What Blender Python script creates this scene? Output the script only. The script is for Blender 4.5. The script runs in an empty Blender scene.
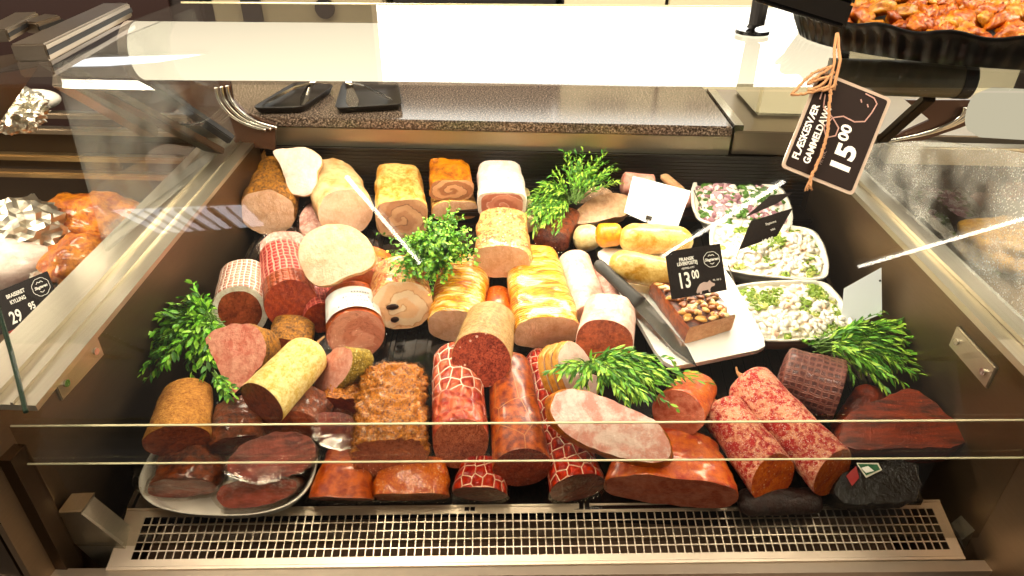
import bpy, bmesh, math, random
from mathutils import Vector, Matrix, noise
from math import sin, cos, pi, atan2, sqrt
random.seed(7)
SC = bpy.context.scene
COL = SC.collection

# ------------------------------------------------------------------ camera
YAW, PITCH, ROLL, FPX = .03, .55, .012, 683.0
CF = Vector((-sin(YAW)*cos(PITCH), cos(YAW)*cos(PITCH), -sin(PITCH)))
_R = Vector((cos(YAW), sin(YAW), 0)); _U = _R.cross(CF)
CR = _R*cos(ROLL)+_U*sin(ROLL); CU = -_R*sin(ROLL)+_U*cos(ROLL)
CC = Vector((0, 0, 1.45))
cd = bpy.data.cameras.new('camera'); cam = bpy.data.objects.new('camera', cd); COL.objects.link(cam)
m = Matrix((CR, CU, -CF)).transposed().to_4x4(); m.translation = CC
cam.matrix_world = m
cd.sensor_width = 36; cd.lens = FPX/1024*36; cd.clip_start = .01
SC.camera = cam

def ray(x, y): return CF + CR*((x-512)/FPX) - CU*((y-288)/FPX)
def PZ(x, y, z): d = ray(x, y); return CC + d*((z-CC.z)/d.z)
def PY(x, y, Y): d = ray(x, y); return CC + d*(Y/d.y)
SL = .233
def deck(y): return .714 + (y-.62)*SL
def PT(x, y, h):                       # the point seen at a pixel, h above the sloping deck
    d = ray(x, y)
    t = (.714-.62*SL+h-CC.z)/(d.z-SL*d.y)
    return CC + d*t
def PX(x, y, X): d = ray(x, y); return CC+d*(X/d.x)
def PD(x, y, D): return CC+ray(x, y)*D
def depth(p): return (p-CC).dot(CF)

# ------------------------------------------------------------------ objects
def mesh_obj(name, verts, faces, mats, parent=None, mw=None, smooth=True, midx=None):
    me = bpy.data.meshes.new(name); me.from_pydata([tuple(v) for v in verts], [], faces)
    if not isinstance(mats, (list, tuple)): mats = [mats]
    for mt in mats: me.materials.append(mt)
    if smooth: me.polygons.foreach_set('use_smooth', [True]*len(me.polygons))
    if midx: me.polygons.foreach_set('material_index', midx)
    me.update()
    o = bpy.data.objects.new(name, me); COL.objects.link(o)
    if parent: o.parent = parent
    if mw is not None: o.matrix_world = mw
    return o
def tag(o, label=None, cat=None, group=None, kind=None):
    if label: o['label'] = label
    if cat: o['category'] = cat
    if group: o['group'] = group
    if kind: o['kind'] = kind
    return o
def empty(name, loc, label, cat, group=None, mw=None):
    o = bpy.data.objects.new(name, None); COL.objects.link(o); o.empty_display_size = .02
    if mw is not None: o.matrix_world = mw
    else: o.matrix_world = Matrix.Translation(loc)
    return tag(o, label, cat, group)

class MB:
    """collects shapes into one mesh, in world coordinates"""
    def __init__(s): s.v = []; s.f = []; s.mi = []; s.k = 0
    def add(s, v, f):
        b = len(s.v); s.v += [Vector(q) for q in v]; s.f += [tuple(b+i for i in q) for q in f]; s.mi += [s.k]*len(f)
    def box(s, a, b, M=None, bev=0):
        x0, y0, z0 = a; x1, y1, z1 = b
        if bev:
            bm = bmesh.new(); bmesh.ops.create_cube(bm, size=1)
            for w in bm.verts: w.co = Vector(((x0+x1)/2+w.co.x*(x1-x0), (y0+y1)/2+w.co.y*(y1-y0), (z0+z1)/2+w.co.z*(z1-z0)))
            bmesh.ops.bevel(bm, geom=bm.edges[:], offset=bev, segments=2, affect='EDGES')
            v = [w.co.copy() for w in bm.verts]; bm.verts.index_update(); f = [[w.index for w in q.verts] for q in bm.faces]; bm.free()
        else:
            v = [Vector((x, y, z)) for z in (z0, z1) for y in (y0, y1) for x in (x0, x1)]
            f = [(0, 2, 3, 1), (4, 5, 7, 6), (0, 1, 5, 4), (2, 6, 7, 3), (0, 4, 6, 2), (1, 3, 7, 5)]
        if M is not None: v = [M @ q for q in v]
        s.add(v, f); return s
    def tube(s, pts, r, n=8, caps=True):
        pts = [Vector(p) for p in pts]; rs = r if isinstance(r, (list, tuple)) else [r]*len(pts)
        v = []; up = None
        for i, p in enumerate(pts):
            t = (pts[min(i+1, len(pts)-1)]-pts[max(i-1, 0)]).normalized()
            if up is None: up = t.orthogonal().normalized()
            up = (up - t*up.dot(t)).normalized(); w = t.cross(up)
            v += [p+(up*cos(2*pi*k/n)+w*sin(2*pi*k/n))*rs[i] for k in range(n)]
        f = [(i*n+k, i*n+(k+1) % n, (i+1)*n+(k+1) % n, (i+1)*n+k) for i in range(len(pts)-1) for k in range(n)]
        if caps: f += [tuple(reversed(range(n))), tuple((len(pts)-1)*n+k for k in range(n))]
        s.add(v, f); return s
    def prism(s, poly, d):
        """poly: world points; extruded along vector d"""
        n = len(poly); d = Vector(d); v = [Vector(p) for p in poly]+[Vector(p)+d for p in poly]
        s.add(v, [tuple(range(n)), tuple(range(2*n-1, n-1, -1))]+[(i, n+i, n+(i+1) % n, (i+1) % n) for i in range(n)]); return s
    def build(s, name, mats, parent=None, smooth=False, mw=None):
        """origin at the lowest middle point (or the parent's frame)"""
        if mw is None:
            if parent is not None:
                r = parent
                while r.parent: r = r.parent
                mw = r.matrix_world.copy()      # every part shares its thing's frame
            else:
                lo = [min(q[i] for q in s.v) for i in range(3)]; hi = [max(q[i] for q in s.v) for i in range(3)]
                mw = Matrix.Translation(((lo[0]+hi[0])/2, (lo[1]+hi[1])/2, lo[2]))
        inv = mw.inverted()
        me = bpy.data.meshes.new(name); me.from_pydata([tuple(inv @ q) for q in s.v], [], s.f)
        if not isinstance(mats, (list, tuple)): mats = [mats]
        for mt in mats: me.materials.append(mt)
        me.polygons.foreach_set('material_index', s.mi)
        if smooth: me.polygons.foreach_set('use_smooth', [True]*len(me.polygons))
        bm = bmesh.new(); bm.from_mesh(me); bmesh.ops.recalc_face_normals(bm, faces=bm.faces[:]); bm.to_mesh(me); bm.free()
        me.update(); o = bpy.data.objects.new(name, me); COL.objects.link(o)
        if parent is not None: o.parent = parent; o.matrix_parent_inverse = Matrix()
        if parent is None: o.matrix_world = mw
        return o

# matrix_world of new empties is stale until an update: keep our own
def frame(A, X, Zup=Vector((0, 0, 1))):
    X = X.normalized(); Y = Zup.cross(X)
    if Y.length < 1e-4: Y = Vector((0, 1, 0))
    Y.normalize(); Z = X.cross(Y)
    M = Matrix((X, Y, Z)).transposed().to_4x4(); M.translation = A
    return M

# ------------------------------------------------------------------ materials
def hx(h, k=1.0):
    h = h.lstrip('#'); r = []
    for i in (0, 2, 4):
        c = int(h[i:i+2], 16)/255; r.append((c/12.92 if c <= .04045 else ((c+.055)/1.055)**2.4)*k)
    return (r[0], r[1], r[2], 1)
class NB:
    def __init__(s, name):
        s.m = bpy.data.materials.new(name); s.m.use_nodes = True; s.nt = s.m.node_tree; s.nt.nodes.clear()
        s.out = s.n('ShaderNodeOutputMaterial'); s.tc = s.n('ShaderNodeTexCoord')
    def n(s, t, **k):
        q = s.nt.nodes.new(t)
        for a, b in k.items(): setattr(q, a, b)
        return q
    def l(s, a, b): s.nt.links.new(a, b)
    def set(s, sock, v):
        if hasattr(v, 'is_linked'): s.l(v, sock)
        else: sock.default_value = v
    def coord(s, scale=(1, 1, 1), rot=(0, 0, 0), loc=(0, 0, 0), src=None):
        mp = s.n('ShaderNodeMapping'); mp.inputs['Scale'].default_value = scale; mp.inputs['Rotation'].default_value = rot
        mp.inputs['Location'].default_value = loc
        s.l(src or s.tc.outputs['Object'], mp.inputs['Vector']); return mp.outputs[0]
    def noise(s, vec, scale, detail=4, rough=.55, dist=0):
        q = s.n('ShaderNodeTexNoise'); s.l(vec, q.inputs['Vector'])
        q.inputs['Scale'].default_value = scale; q.inputs['Detail'].default_value = detail
        q.inputs['Roughness'].default_value = rough; q.inputs['Distortion'].default_value = dist; return q.outputs['Fac']
    def voro(s, vec, scale, feature='F1', rnd=1, out='Distance', dim='3D'):
        q = s.n('ShaderNodeTexVoronoi', feature=feature, voronoi_dimensions=dim); s.l(vec, q.inputs['Vector'])
        q.inputs['Scale'].default_value = scale; q.inputs['Randomness'].default_value = rnd; return q.outputs[out]
    def math(s, op, a, b=0, c=0):
        q = s.n('ShaderNodeMath', operation=op); s.set(q.inputs[0], a); s.set(q.inputs[1], b)
        if op in ('MULTIPLY_ADD', 'SMOOTH_MIN'): s.set(q.inputs[2], c)
        return q.outputs[0]
    def rng(s, v, a, b, c=0, d=1):
        q = s.n('ShaderNodeMapRange', interpolation_type='SMOOTHSTEP'); s.l(v, q.inputs[0])
        for i, x in enumerate((a, b, c, d)): q.inputs[i+1].default_value = x
        return q.outputs[0]
    def ramp(s, v, stops):
        q = s.n('ShaderNodeValToRGB'); s.l(v, q.inputs[0]); e = q.color_ramp.elements
        while len(e) < len(stops): e.new(.5)
        for i, (p, c) in enumerate(stops): e[i].position = p; e[i].color = hx(c) if isinstance(c, str) else c
        return q.outputs[0]
    def mix(s, f, a, b):
        q = s.n('ShaderNodeMix', data_type='RGBA'); s.set(q.inputs[0], f); s.set(q.inputs[6], hx(a) if isinstance(a, str) else a)
        s.set(q.inputs[7], hx(b) if isinstance(b, str) else b); return q.outputs[2]
    def bump(s, h, strength=.3, dist=.002):
        q = s.n('ShaderNodeBump'); q.inputs['Strength'].default_value = strength; q.inputs['Distance'].default_value = dist
        s.l(h, q.inputs['Height']); return q.outputs[0]
    def bsdf(s, col, rough=.5, metal=0, coat=0, normal=None, spec=.5, sss=0, emi=None, es=0):
        q = s.n('ShaderNodeBsdfPrincipled'); s.set(q.inputs['Base Color'], hx(col) if isinstance(col, str) else col)
        s.set(q.inputs['Roughness'], rough); q.inputs['Metallic'].default_value = metal
        q.inputs['Coat Weight'].default_value = coat; q.inputs['Coat Roughness'].default_value = .12
        q.inputs['Specular IOR Level'].default_value = spec
        if sss:
            q.inputs['Subsurface Weight'].default_value = sss; q.inputs['Subsurface Radius'].default_value = (1, .4, .25); q.inputs['Subsurface Scale'].default_value = .006
        if normal is not None: s.l(normal, q.inputs['Normal'])
        if emi: q.inputs['Emission Color'].default_value = hx(emi); q.inputs['Emission Strength'].default_value = es
        s.l(q.outputs[0], s.out.inputs[0]); s.b = q; return s.m

def plain(name, col, rough=.5, metal=0, bump=0, bs=200, coat=0, var=.0, spec=.5):
    b = NB(name); c = b.coord(); nz = b.noise(c, bs)
    k = hx(col); d = tuple(x*(1-var) for x in k[:3])+(1,)
    return b.bsdf(b.mix(nz, d, k) if var else k, rough, metal, coat, b.bump(nz, bump) if bump else None, spec)
def deep(h, k=.90, sat=1.28):
    r = hx(h); m_ = (r[0]+r[1]+r[2])/3; return tuple(max(0, min(1, (m_+(c-m_)*sat)*k)) for c in r[:3])+(1,)
def meat(name, c1, c2, s=45, c3=None, vs=220, th=.25, amt=.8, rough=.38, bump=.35, bs=180, stretch=(1, 1, 1), coat=.25, contrast=(.35, .65), extra=None):
    b = NB(name); c = b.coord(stretch); n1 = b.noise(c, s, 8, .68, .8); c1 = deep(c1, .76, 1.3); c2 = deep(c2, .86, 1.3)
    n0 = b.noise(b.coord(stretch, loc=(2, 5, 1)), s*3.1, 6, .65); n1 = b.math('ADD', b.math('MULTIPLY', n1, .52), b.math('MULTIPLY', n0, .48))
    col = b.ramp(n1, [(contrast[0]+.07, c1), (contrast[1]-.07, c2)])
    if c3:
        v = b.voro(b.coord(), vs); n2 = b.noise(b.coord((1, 1, 1), (0, 0, 0), (3, 1, 2)), vs*.35, 3)
        msk = b.math('MULTIPLY', b.rng(v, th, th*.6), b.rng(n2, .42, .55)); col = b.mix(b.math('MULTIPLY', msk, amt), col, c3)
    h = b.noise(b.coord(), bs, 6, .65)
    return b.bsdf(col, rough, 0, coat, b.bump(h, bump*1.5, .003))
def swirl(name, a, bb, turns, c1, c2, c3, phase=0, sharp=.5):
    b = NB(name); nz = b.noise(b.coord(), 38, 5); sp = b.n('ShaderNodeSeparateXYZ'); b.l(b.tc.outputs['Object'], sp.inputs[0])
    y = b.math('DIVIDE', sp.outputs[1], a); z = b.math('DIVIDE', sp.outputs[2], bb)
    r = b.math('SQRT', b.math('ADD', b.math('MULTIPLY', y, y), b.math('MULTIPLY', z, z)))
    th = b.math('DIVIDE', b.math('ARCTAN2', y, z), 2*pi)
    ph = b.math('ADD', b.math('ADD', b.math('MULTIPLY', r, turns), th), b.math('MULTIPLY', nz, 1.2)); ph = b.math('ADD', ph, phase)
    fr = b.math('FRACT', ph); col = b.ramp(fr, [(0, deep(c3)), (.06, deep(c1)), (.4, deep(c1)), (.55, deep(c2)), (.94, deep(c2)), (1, deep(c3))])
    n2 = b.noise(b.coord(), 160, 3); col = b.mix(b.math('MULTIPLY', n2, .35), col, c2)
    return b.bsdf(col, .4, 0, .25, b.bump(n2, .3))
def cyl_uv(b, r):
    """unrolled coordinates (angle*r, x, 0) round the object's own X axis"""
    sp = b.n('ShaderNodeSeparateXYZ'); b.l(b.tc.outputs['Object'], sp.inputs[0])
    an = b.math('MULTIPLY', b.math('ARCTAN2', sp.outputs[1], sp.outputs[2]), r)
    cb = b.n('ShaderNodeCombineXYZ'); b.l(an, cb.inputs[0]); b.l(sp.outputs[0], cb.inputs[1]); return cb.outputs[0], sp
def hexnet(name, r, cell, c1, c2, line, lw=.09, rough=.3, xmin=None, rnd=.5, bmp=.9):
    b = NB(name); uv, sp = cyl_uv(b, r); nz = b.noise(b.coord(), 90, 5)
    col = b.ramp(nz, [(.38, deep(c1, .8)), (.62, deep(c2))]); d = b.voro(uv, 1/cell, 'DISTANCE_TO_EDGE', rnd, dim='2D')
    e = b.rng(d, lw, lw*.45)
    if xmin is not None: e = b.math('MULTIPLY', e, b.rng(b.math('ADD', sp.outputs[0], b.math('MULTIPLY', nz, .02)), xmin, xmin+.012))
    col = b.mix(e, col, line)
    h = b.math('ADD', b.rng(d, 0, .4), b.math('MULTIPLY', e, .25))
    return b.bsdf(col, rough, 0, .3, b.bump(h, bmp, .004))
def gridnet(name, r, cell, c1, c2, line, lw=.8, cellx=None, rough=.45, xmin=None, base=None):
    b = NB(name); uv, sp = cyl_uv(b, r); nz = b.noise(b.coord(), 70, 5); s2 = b.n('ShaderNodeSeparateXYZ'); b.l(uv, s2.inputs[0])
    w = b.noise(b.coord(), 60, 2); wob = b.math('MULTIPLY', w, 2.2)
    u = b.math('ABSOLUTE', b.math('SINE', b.math('ADD', b.math('MULTIPLY', s2.outputs[0], pi/cell), wob)))
    v = b.math('ABSOLUTE', b.math('SINE', b.math('ADD', b.math('MULTIPLY', s2.outputs[1], pi/(cellx or cell)), wob)))
    mn = b.math('MINIMUM', b.math('MULTIPLY', u, 1.0), b.math('MULTIPLY', v, 1.5)); e = b.rng(mn, 1-lw, (1-lw)*.4); under = b.ramp(nz, [(.35, c1), (.65, c2)])
    if xmin is not None:
        mk = b.rng(b.math('ADD', sp.outputs[0], b.math('MULTIPLY', nz, .006)), xmin, xmin+.002); e = b.math('MULTIPLY', e, mk); under = b.mix(mk, b.ramp(nz, [(.35, base[0]), (.65, base[1])]), under)
    col = b.mix(e, under, line)
    return b.bsdf(col, rough, 0, .2, b.bump(b.math('ADD', e, b.math('MULTIPLY', mn, .8)), .7, .003))
def ribs(name, c1, c2, c3, step=.006):
    b = NB(name); sp = b.n('ShaderNodeSeparateXYZ'); b.l(b.tc.outputs['Object'], sp.inputs[0])
    n1 = b.noise(b.coord((3, 1, 1)), 28, 6, .65, 1); nw = b.noise(b.coord(), 25, 2)
    ph = b.math('ADD', b.math('MULTIPLY', sp.outputs[0], 2*pi/step), b.math('MULTIPLY', nw, 7)); w = b.math('SINE', ph)
    col = b.ramp(n1, [(.36, deep(c1)), (.5, deep(c2)), (.66, deep(c3, .95))]); n3 = b.noise(b.coord((8, 1, 1)), 60, 3)
    col = b.mix(b.math('MULTIPLY', b.rng(w, -.4, -1), .55), col, c1)
    return b.bsdf(col, .28, 0, .6, b.bump(b.math('ADD', b.math('MULTIPLY', w, .5), n3), .55, .0025))
def film(name, tint='f4efe6', gl=.0, s=42):
    """clear crinkled packing film: mostly see-through, glossy along its creases"""
    b = NB(name); nz = b.noise(b.coord(), s, 5, .65, 1.5); bp = b.bump(nz, .85, .012)
    t = b.n('ShaderNodeBsdfTransparent'); t.inputs[0].default_value = (.96, .95, .93, 1)
    g = b.n('ShaderNodeBsdfGlossy'); g.inputs['Roughness'].default_value = .07; g.inputs[0].default_value = hx(tint); b.l(bp, g.inputs['Normal'])
    lw = b.n('ShaderNodeFresnel'); lw.inputs[0].default_value = 1.42; b.l(bp, lw.inputs['Normal'])
    mx = b.n('ShaderNodeMixShader'); gm = b.n('ShaderNodeNewGeometry'); b.l(b.math('MULTIPLY', b.math('ADD', b.math('MULTIPLY', lw.outputs[0], .95), gl), b.math('SUBTRACT', 1, gm.outputs['Backfacing'])), mx.inputs[0])
    b.l(t.outputs[0], mx.inputs[1]); b.l(g.outputs[0], mx.inputs[2]); b.l(mx.outputs[0], b.out.inputs[0]); return b.m
def glass(name, tint=(.97, .985, .975, 1), dirt=.0, boost=1.25):
    b = NB(name); t = b.n('ShaderNodeBsdfTransparent'); t.inputs[0].default_value = tint
    g = b.n('ShaderNodeBsdfGlossy'); g.inputs['Roughness'].default_value = .015
    fr = b.n('ShaderNodeFresnel'); fr.inputs[0].default_value = 1.5
    mx = b.n('ShaderNodeMixShader'); gm = b.n('ShaderNodeNewGeometry'); b.l(b.math('MULTIPLY', b.math('MULTIPLY', fr.outputs[0], boost), b.math('SUBTRACT', 1, gm.outputs['Backfacing'])), mx.inputs[0]); b.l(t.outputs[0], mx.inputs[1]); b.l(g.outputs[0], mx.inputs[2])
    res = mx.outputs[0]
    if dirt:
        d = b.n('ShaderNodeBsdfDiffuse'); d.inputs[0].default_value = (.8, .78, .72, 1); nz = b.noise(b.coord(), 6, 4); v = b.voro(b.coord(), 260)
        dm = b.math('MULTIPLY', b.math('MAXIMUM', b.rng(v, .32, .2), .35), b.math('MULTIPLY', b.rng(nz, .35, .65), dirt))
        m2 = b.n('ShaderNodeMixShader'); b.l(dm, m2.inputs[0]); b.l(res, m2.inputs[1]); b.l(d.outputs[0], m2.inputs[2]); res = m2.outputs[0]
    b.l(res, b.out.inputs[0]); return b.m
def steel(name, col='9c8f80', rough=.3, ax=(1, 60, 60), bump=.05):
    b = NB(name); n1 = b.noise(b.coord(ax), 8, 5, .7); n2 = b.noise(b.coord(), 5, 3)
    k = hx(col); c = b.mix(n1, tuple(x*.72 for x in k[:3])+(1,), k)
    return b.bsdf(c, b.math('ADD', b.math('MULTIPLY', n2, .22), rough-.08), 1, 0, b.bump(n1, bump, .001))
def emis(name, col, st):
    b = NB(name); e = b.n('ShaderNodeEmission'); e.inputs[0].default_value = hx(col); e.inputs[1].default_value = st; b.l(e.outputs[0], b.out.inputs[0]); return b.m

# ------------------------------------------------------------------ meat shapes
FILM = None
def sgn(x): return -1 if x < 0 else 1
def roll(name, label, cat, face, back, hw, mat, fmat, ratio=1.0, tb=.9, n=2.0, lift=0, liftb=None, tilt=.25, amp=.03, ns=30,
         bend=0, wrap=None, group=None, fname='cut_face', dome=.12, slopef=1, ridge=None, NT=30, NA=52, mid=None, bulge=0, rimw=None, rim_mat=None, closed=False):
    """a joint or sausage: superelliptic body lofted from the cut face to a rounded far end"""
    liftb = lift if liftb is None else liftb
    A = PT(face[0], face[1], .04); a = hw*depth(A)/FPX; b = a*ratio
    A = PT(face[0], face[1], b+lift); a = hw*depth(A)/FPX; b = a*ratio; A = PT(face[0], face[1], b+lift)
    B = PT(back[0], back[1], b*tb+liftb)
    L = (B-A).length; M = frame(A, B-A)
    def prof(t):
        s = 1+(tb-1)*t+bulge*sin(pi*min(1, t*1.05))
        if t > 1-dome: q = (t-(1-dome))/dome; s *= sqrt(max(0, 1-q*q*.985))
        if t < .03: s *= .975+.025*sqrt(t/.03)
        if closed and t < dome: q = 1-t/dome; s *= sqrt(max(0, 1-q*q*.985))
        return s
    ts = [0, .008, .02, .04]+[.04+(.96)*(i/(NT-4))**.9 for i in range(1, NT-3)]
    seed = Vector((A.x*37, A.y*53, A.z*11)); amp *= a
    ring = []
    for k in range(NA):
        th = 2*pi*k/NA; c, s_ = cos(th), sin(th)
        ring.append((a*sgn(c)*abs(c)**(2/n), b*sgn(s_)*abs(s_)**(2/n)))
    V = []; F = []
    def pt(t, y, z, edge=1):
        x = t*L+tilt*z*(1-t)**3
        return Vector((x, y+bend*sin(pi*t)*L, z))
    def disp(p, nrm):
        d = noise.noise(p*ns+seed)*amp*1.6+noise.noise(p*ns*2.7+seed)*amp*.7
        if ridge: d += ridge[1]*(abs(sin(p.x*pi/ridge[0]+noise.noise(p*20+seed)*1.5))-.5)
        return p+nrm*d
    for t in ts:
        s = prof(t)
        for (y, z) in ring:
            p = pt(t, y*s, z*s); nr = Vector((0, y, z)).normalized(); V.append(disp(p, nr))
    NTT = len(ts)
    for i in range(NTT-1):
        for k in range(NA): F.append((i*NA+k, (i+1)*NA+k, (i+1)*NA+(k+1) % NA, i*NA+(k+1) % NA))
    F.append(tuple((NTT-1)*NA+k for k in range(NA)))
    if closed: F.append(tuple(reversed(range(NA))))
    body = mesh_obj(name, V, F, mat, mw=M); tag(body, label, cat, group)
    if not closed:
        R0 = [V[k].copy() for k in range(NA)]; cen = Vector((0, 0, 0))
        for q in R0: cen += q/NA
        def facemesh(nm, mt, s0, s1, off):
            vv = []; ff = []; st = [s0+(s1-s0)*j/8 for j in range(9)]
            for s in st:
                for kq, q in enumerate(R0):
                    y_, z_ = ring[kq]; q2 = q.lerp(Vector((tilt*z_*.975, y_*.975, z_*.975)), 1-s**3); q2.x = q.x*s+q2.x*(1-s)
                    p = cen+(q2-cen)*s; p.x = cen.x+tilt*(p.z-cen.z) - off-.0012*(1-s)+noise.noise(p*60+seed)*.0008*(s < .99)
                    if s >= .999: p = q.copy()
                    vv.append(p)
            for j in range(8):
                for k in range(NA): ff.append((j*NA+k, j*NA+(k+1) % NA, (j+1)*NA+(k+1) % NA, (j+1)*NA+k))
            if s1 < .1: ff.append(tuple(8*NA+k for k in range(NA)))
            o = mesh_obj(nm, vv, ff, mt); o.parent = body; return o
        if rim_mat: facemesh('fat_rim', rim_mat, 1, rimw, 0); facemesh(fname, fmat, rimw, .03, 0)
        else: facemesh(fname, fmat, 1, .03, 0)
    if wrap:
        vv = []; s = 1.035
        ff = []
        N2 = 40
        for i in range(NTT):
            for k in range(NA):
                q = V[i*NA+k]; nr = Vector((0, q.y-bend*sin(pi*ts[i])*L, q.z)).normalized()
                cr = abs(noise.noise(q*45+seed*2))*.006+.0022
                p = q+nr*cr
                if i == 0: p.x -= .004
                vv.append(p)
        for i in range(NTT-1):
            for k in range(NA): ff.append((i*NA+k, (i+1)*NA+k, (i+1)*NA+(k+1) % NA, i*NA+(k+1) % NA))
        ff.append(tuple(reversed(range(NA))))
        o = mesh_obj('plastic_wrap', vv, ff, wrap); o.parent = body
    body['_L'] = L; del body['_L']
    return body, M, L, a, b

def smooth_poly(P, k=5):
    out = []; n = len(P)
    for i in range(n):
        p0, p1, p2, p3 = P[i-1], P[i], P[(i+1) % n], P[(i+2) % n]
        for j in range(k):
            t = j/k
            out.append(tuple(.5*((2*p1[d])+(-p0[d]+p2[d])*t+(2*p0[d]-5*p1[d]+4*p2[d]-p3[d])*t*t+(-p0[d]+3*p1[d]-3*p2[d]+p3[d])*t**3) for d in (0, 1)))
    return out
def slab(name, label, cat, poly, h, nrm, thick, mat, fmat, amp=.0015, group=None, k=5, fname='cut_face', wrap=None, back_scale=.97, bend=0):
    """a slice or slab: its outline lies on a plane facing nrm through the outline's middle at height h"""
    cx = sum(p[0] for p in poly)/len(poly); cy = sum(p[1] for p in poly)/len(poly)
    C0 = PT(cx, cy, h); nrm = Vector(nrm).normalized()
    Q = smooth_poly(poly, k) if k > 1 else poly; W = []
    for (x, y) in Q:
        d = ray(x, y); W.append(CC+d*((C0-CC).dot(nrm)/d.dot(nrm)))
    M = frame(C0, -nrm); inv = M.inverted(); L = [inv @ w for w in W]; N = len(L); seed = C0*40
    V = []; F = []; st = [0, .06, .3, .6, .9, 1]; sc = [.985, 1, 1.01, 1.0, back_scale+.01, back_scale-.04]
    for t, s in zip(st, sc):
        for q in L:
            p = Vector((t*thick, q.y*s, q.z*s)); nr = Vector((0, q.y, q.z)).normalized()
            p += nr*noise.noise(p*90+seed)*amp; p.x += bend*(q.y*q.y)*0; V.append(p)
    for i in range(len(st)-1):
        for j in range(N): F.append((i*N+j, (i+1)*N+j, (i+1)*N+(j+1) % N, i*N+(j+1) % N))
    F.append(tuple((len(st)-1)*N+j for j in range(N)))
    body = mesh_obj(name, V, F, mat, mw=M); tag(body, label, cat, group)
    vv = []; ff = []; S = 8
    for s in range(S+1):
        q_ = 1-s/S*.97
        for j in range(N):
            p = V[j].copy(); p.y *= q_; p.z *= q_; p.x -= .0015*(1-q_)+noise.noise(p*80+seed)*.0012*(s > 0); vv.append(p)
    for s in range(S):
        for j in range(N): ff.append((s*N+j, s*N+(j+1) % N, (s+1)*N+(j+1) % N, (s+1)*N+j))
    ff.append(tuple(S*N+j for j in range(N)))
    o = mesh_obj(fname, vv, ff, fmat); o.parent = body
    if wrap:
        vv = [Vector((p.x, p.y*1.02, p.z*1.02))+Vector((0, p.y, p.z)).normalized()*(abs(noise.noise(p*40+seed*3))*.007+.002) for p in V]
        for j in range(N): vv[j].x -= .005
        o = mesh_obj('plastic_wrap', vv, F+[tuple(reversed(range(N)))], wrap); o.parent = body
    return body, M

# ------------------------------------------------------------------ herbs
def herbs(name, label, root, tips, mats, n=36, leaf=.014, wid=.0042, per=13, jit=.018, arch=.02, spread=.5, cat='herbs'):
    root = Vector(root); mw = Matrix.Translation(root)
    lv = []; lf = []; li = []; sm = MB()
    rnd = random.Random(int(abs(root.x)*9000)+n)
    for i in range(n):
        a, b = rnd.sample(tips, 2) if len(tips) > 1 else (tips[0], tips[0])
        w = rnd.random()*rnd.random(); T = a.lerp(b, w); T = root.lerp(T, .6+.42*rnd.random())
        T += Vector((rnd.gauss(0, jit), rnd.gauss(0, jit), rnd.gauss(0, jit*.6)))
        r0 = root+Vector((rnd.gauss(0, jit*.45), rnd.gauss(0, jit*.45), rnd.gauss(0, jit*.3)))
        mid = r0.lerp(T, .5)+Vector((0, 0, arch*(.4+rnd.random())))
        pts = [(r0*(1-t)**2+mid*2*t*(1-t)+T*t*t) for t in [j/8 for j in range(9)]]
        sm.tube(pts, [.0011-.0008*j/8 for j in range(9)], 4, False)
        for j in range(per):
            t = .22+.78*(j+rnd.random()*.6)/per; t = min(t, 1)
            p = r0*(1-t)**2+mid*2*t*(1-t)+T*t*t; d = ((mid-r0)*(1-t)+(T-mid)*t).normalized()
            sd = Vector((rnd.gauss(0, 1), rnd.gauss(0, 1), rnd.gauss(0, 1))); sd = (sd-d*sd.dot(d)).normalized()
            ax = (d*(1-spread*.6)+sd*spread+Vector((0, 0, -.12))).normalized()
            ll = leaf*(.65+.6*rnd.random()); ww = wid*(.7+.6*rnd.random())
            s2 = ax.cross(Vector((rnd.gauss(0, .5), rnd.gauss(0, .5), 1))).normalized(); up = s2.cross(ax)
            b0 = len(lv)
            q = [p, p+ax*ll*.3+s2*ww*.8+up*ww*.25, p+ax*ll*.65+s2*ww*.75+up*ww*.2-up*ll*.03, p+ax*ll-up*ll*.1,
                 p+ax*ll*.65-s2*ww*.75+up*ww*.2-up*ll*.03, p+ax*ll*.3-s2*ww*.8+up*ww*.25, p+ax*ll*.35, p+ax*ll*.68-up*ll*.03]
            lv += q; f = [(0, 1, 6), (0, 6, 5), (1, 2, 7, 6), (6, 7, 4, 5), (2, 3, 7), (7, 3, 4)]
            lf += [tuple(b0+k for k in g) for g in f]; li += [rnd.randrange(len(mats))]*6
    o = mesh_obj(name, [v-root for v in lv], lf, mats, mw=mw, midx=li); tag(o, label, cat)
    s_ = mesh_obj('stem', [v-root for v in sm.v], sm.f, STEM); s_.parent = o; tag(s_, kind='stuff')
    return o

# ------------------------------------------------------------------ lettering
def text(s, M, size, mat, parent, sx=1.0, align='LEFT', bold=0, name='lettering', shear=0, fit=0):
    """flat lettering lying just in front of the plane of M (local X right, Y up, Z out)"""
    cu = bpy.data.curves.new('t', 'FONT'); cu.body = s; cu.size = size; cu.align_x = align; cu.offset = bold; cu.extrude = .00008; cu.shear = shear; cu.resolution_u = 3
    to = bpy.data.objects.new('t', cu); COL.objects.link(to); dg = bpy.context.evaluated_depsgraph_get(); dg.update()
    me = bpy.data.meshes.new_from_object(to.evaluated_get(dg)); bpy.data.objects.remove(to)
    if fit: sx = fit/max(1e-6, max(v.co.x for v in me.vertices)-min(v.co.x for v in me.vertices))
    for v in me.vertices: v.co.x *= sx
    me.materials.clear(); me.materials.append(mat)
    o = bpy.data.objects.new(name, me); COL.objects.link(o)
    me.transform(parent_inv(parent) @ M); o.parent = parent; return o
PM = {}
def parent_inv(p): return PM[p.name].inverted()
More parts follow.
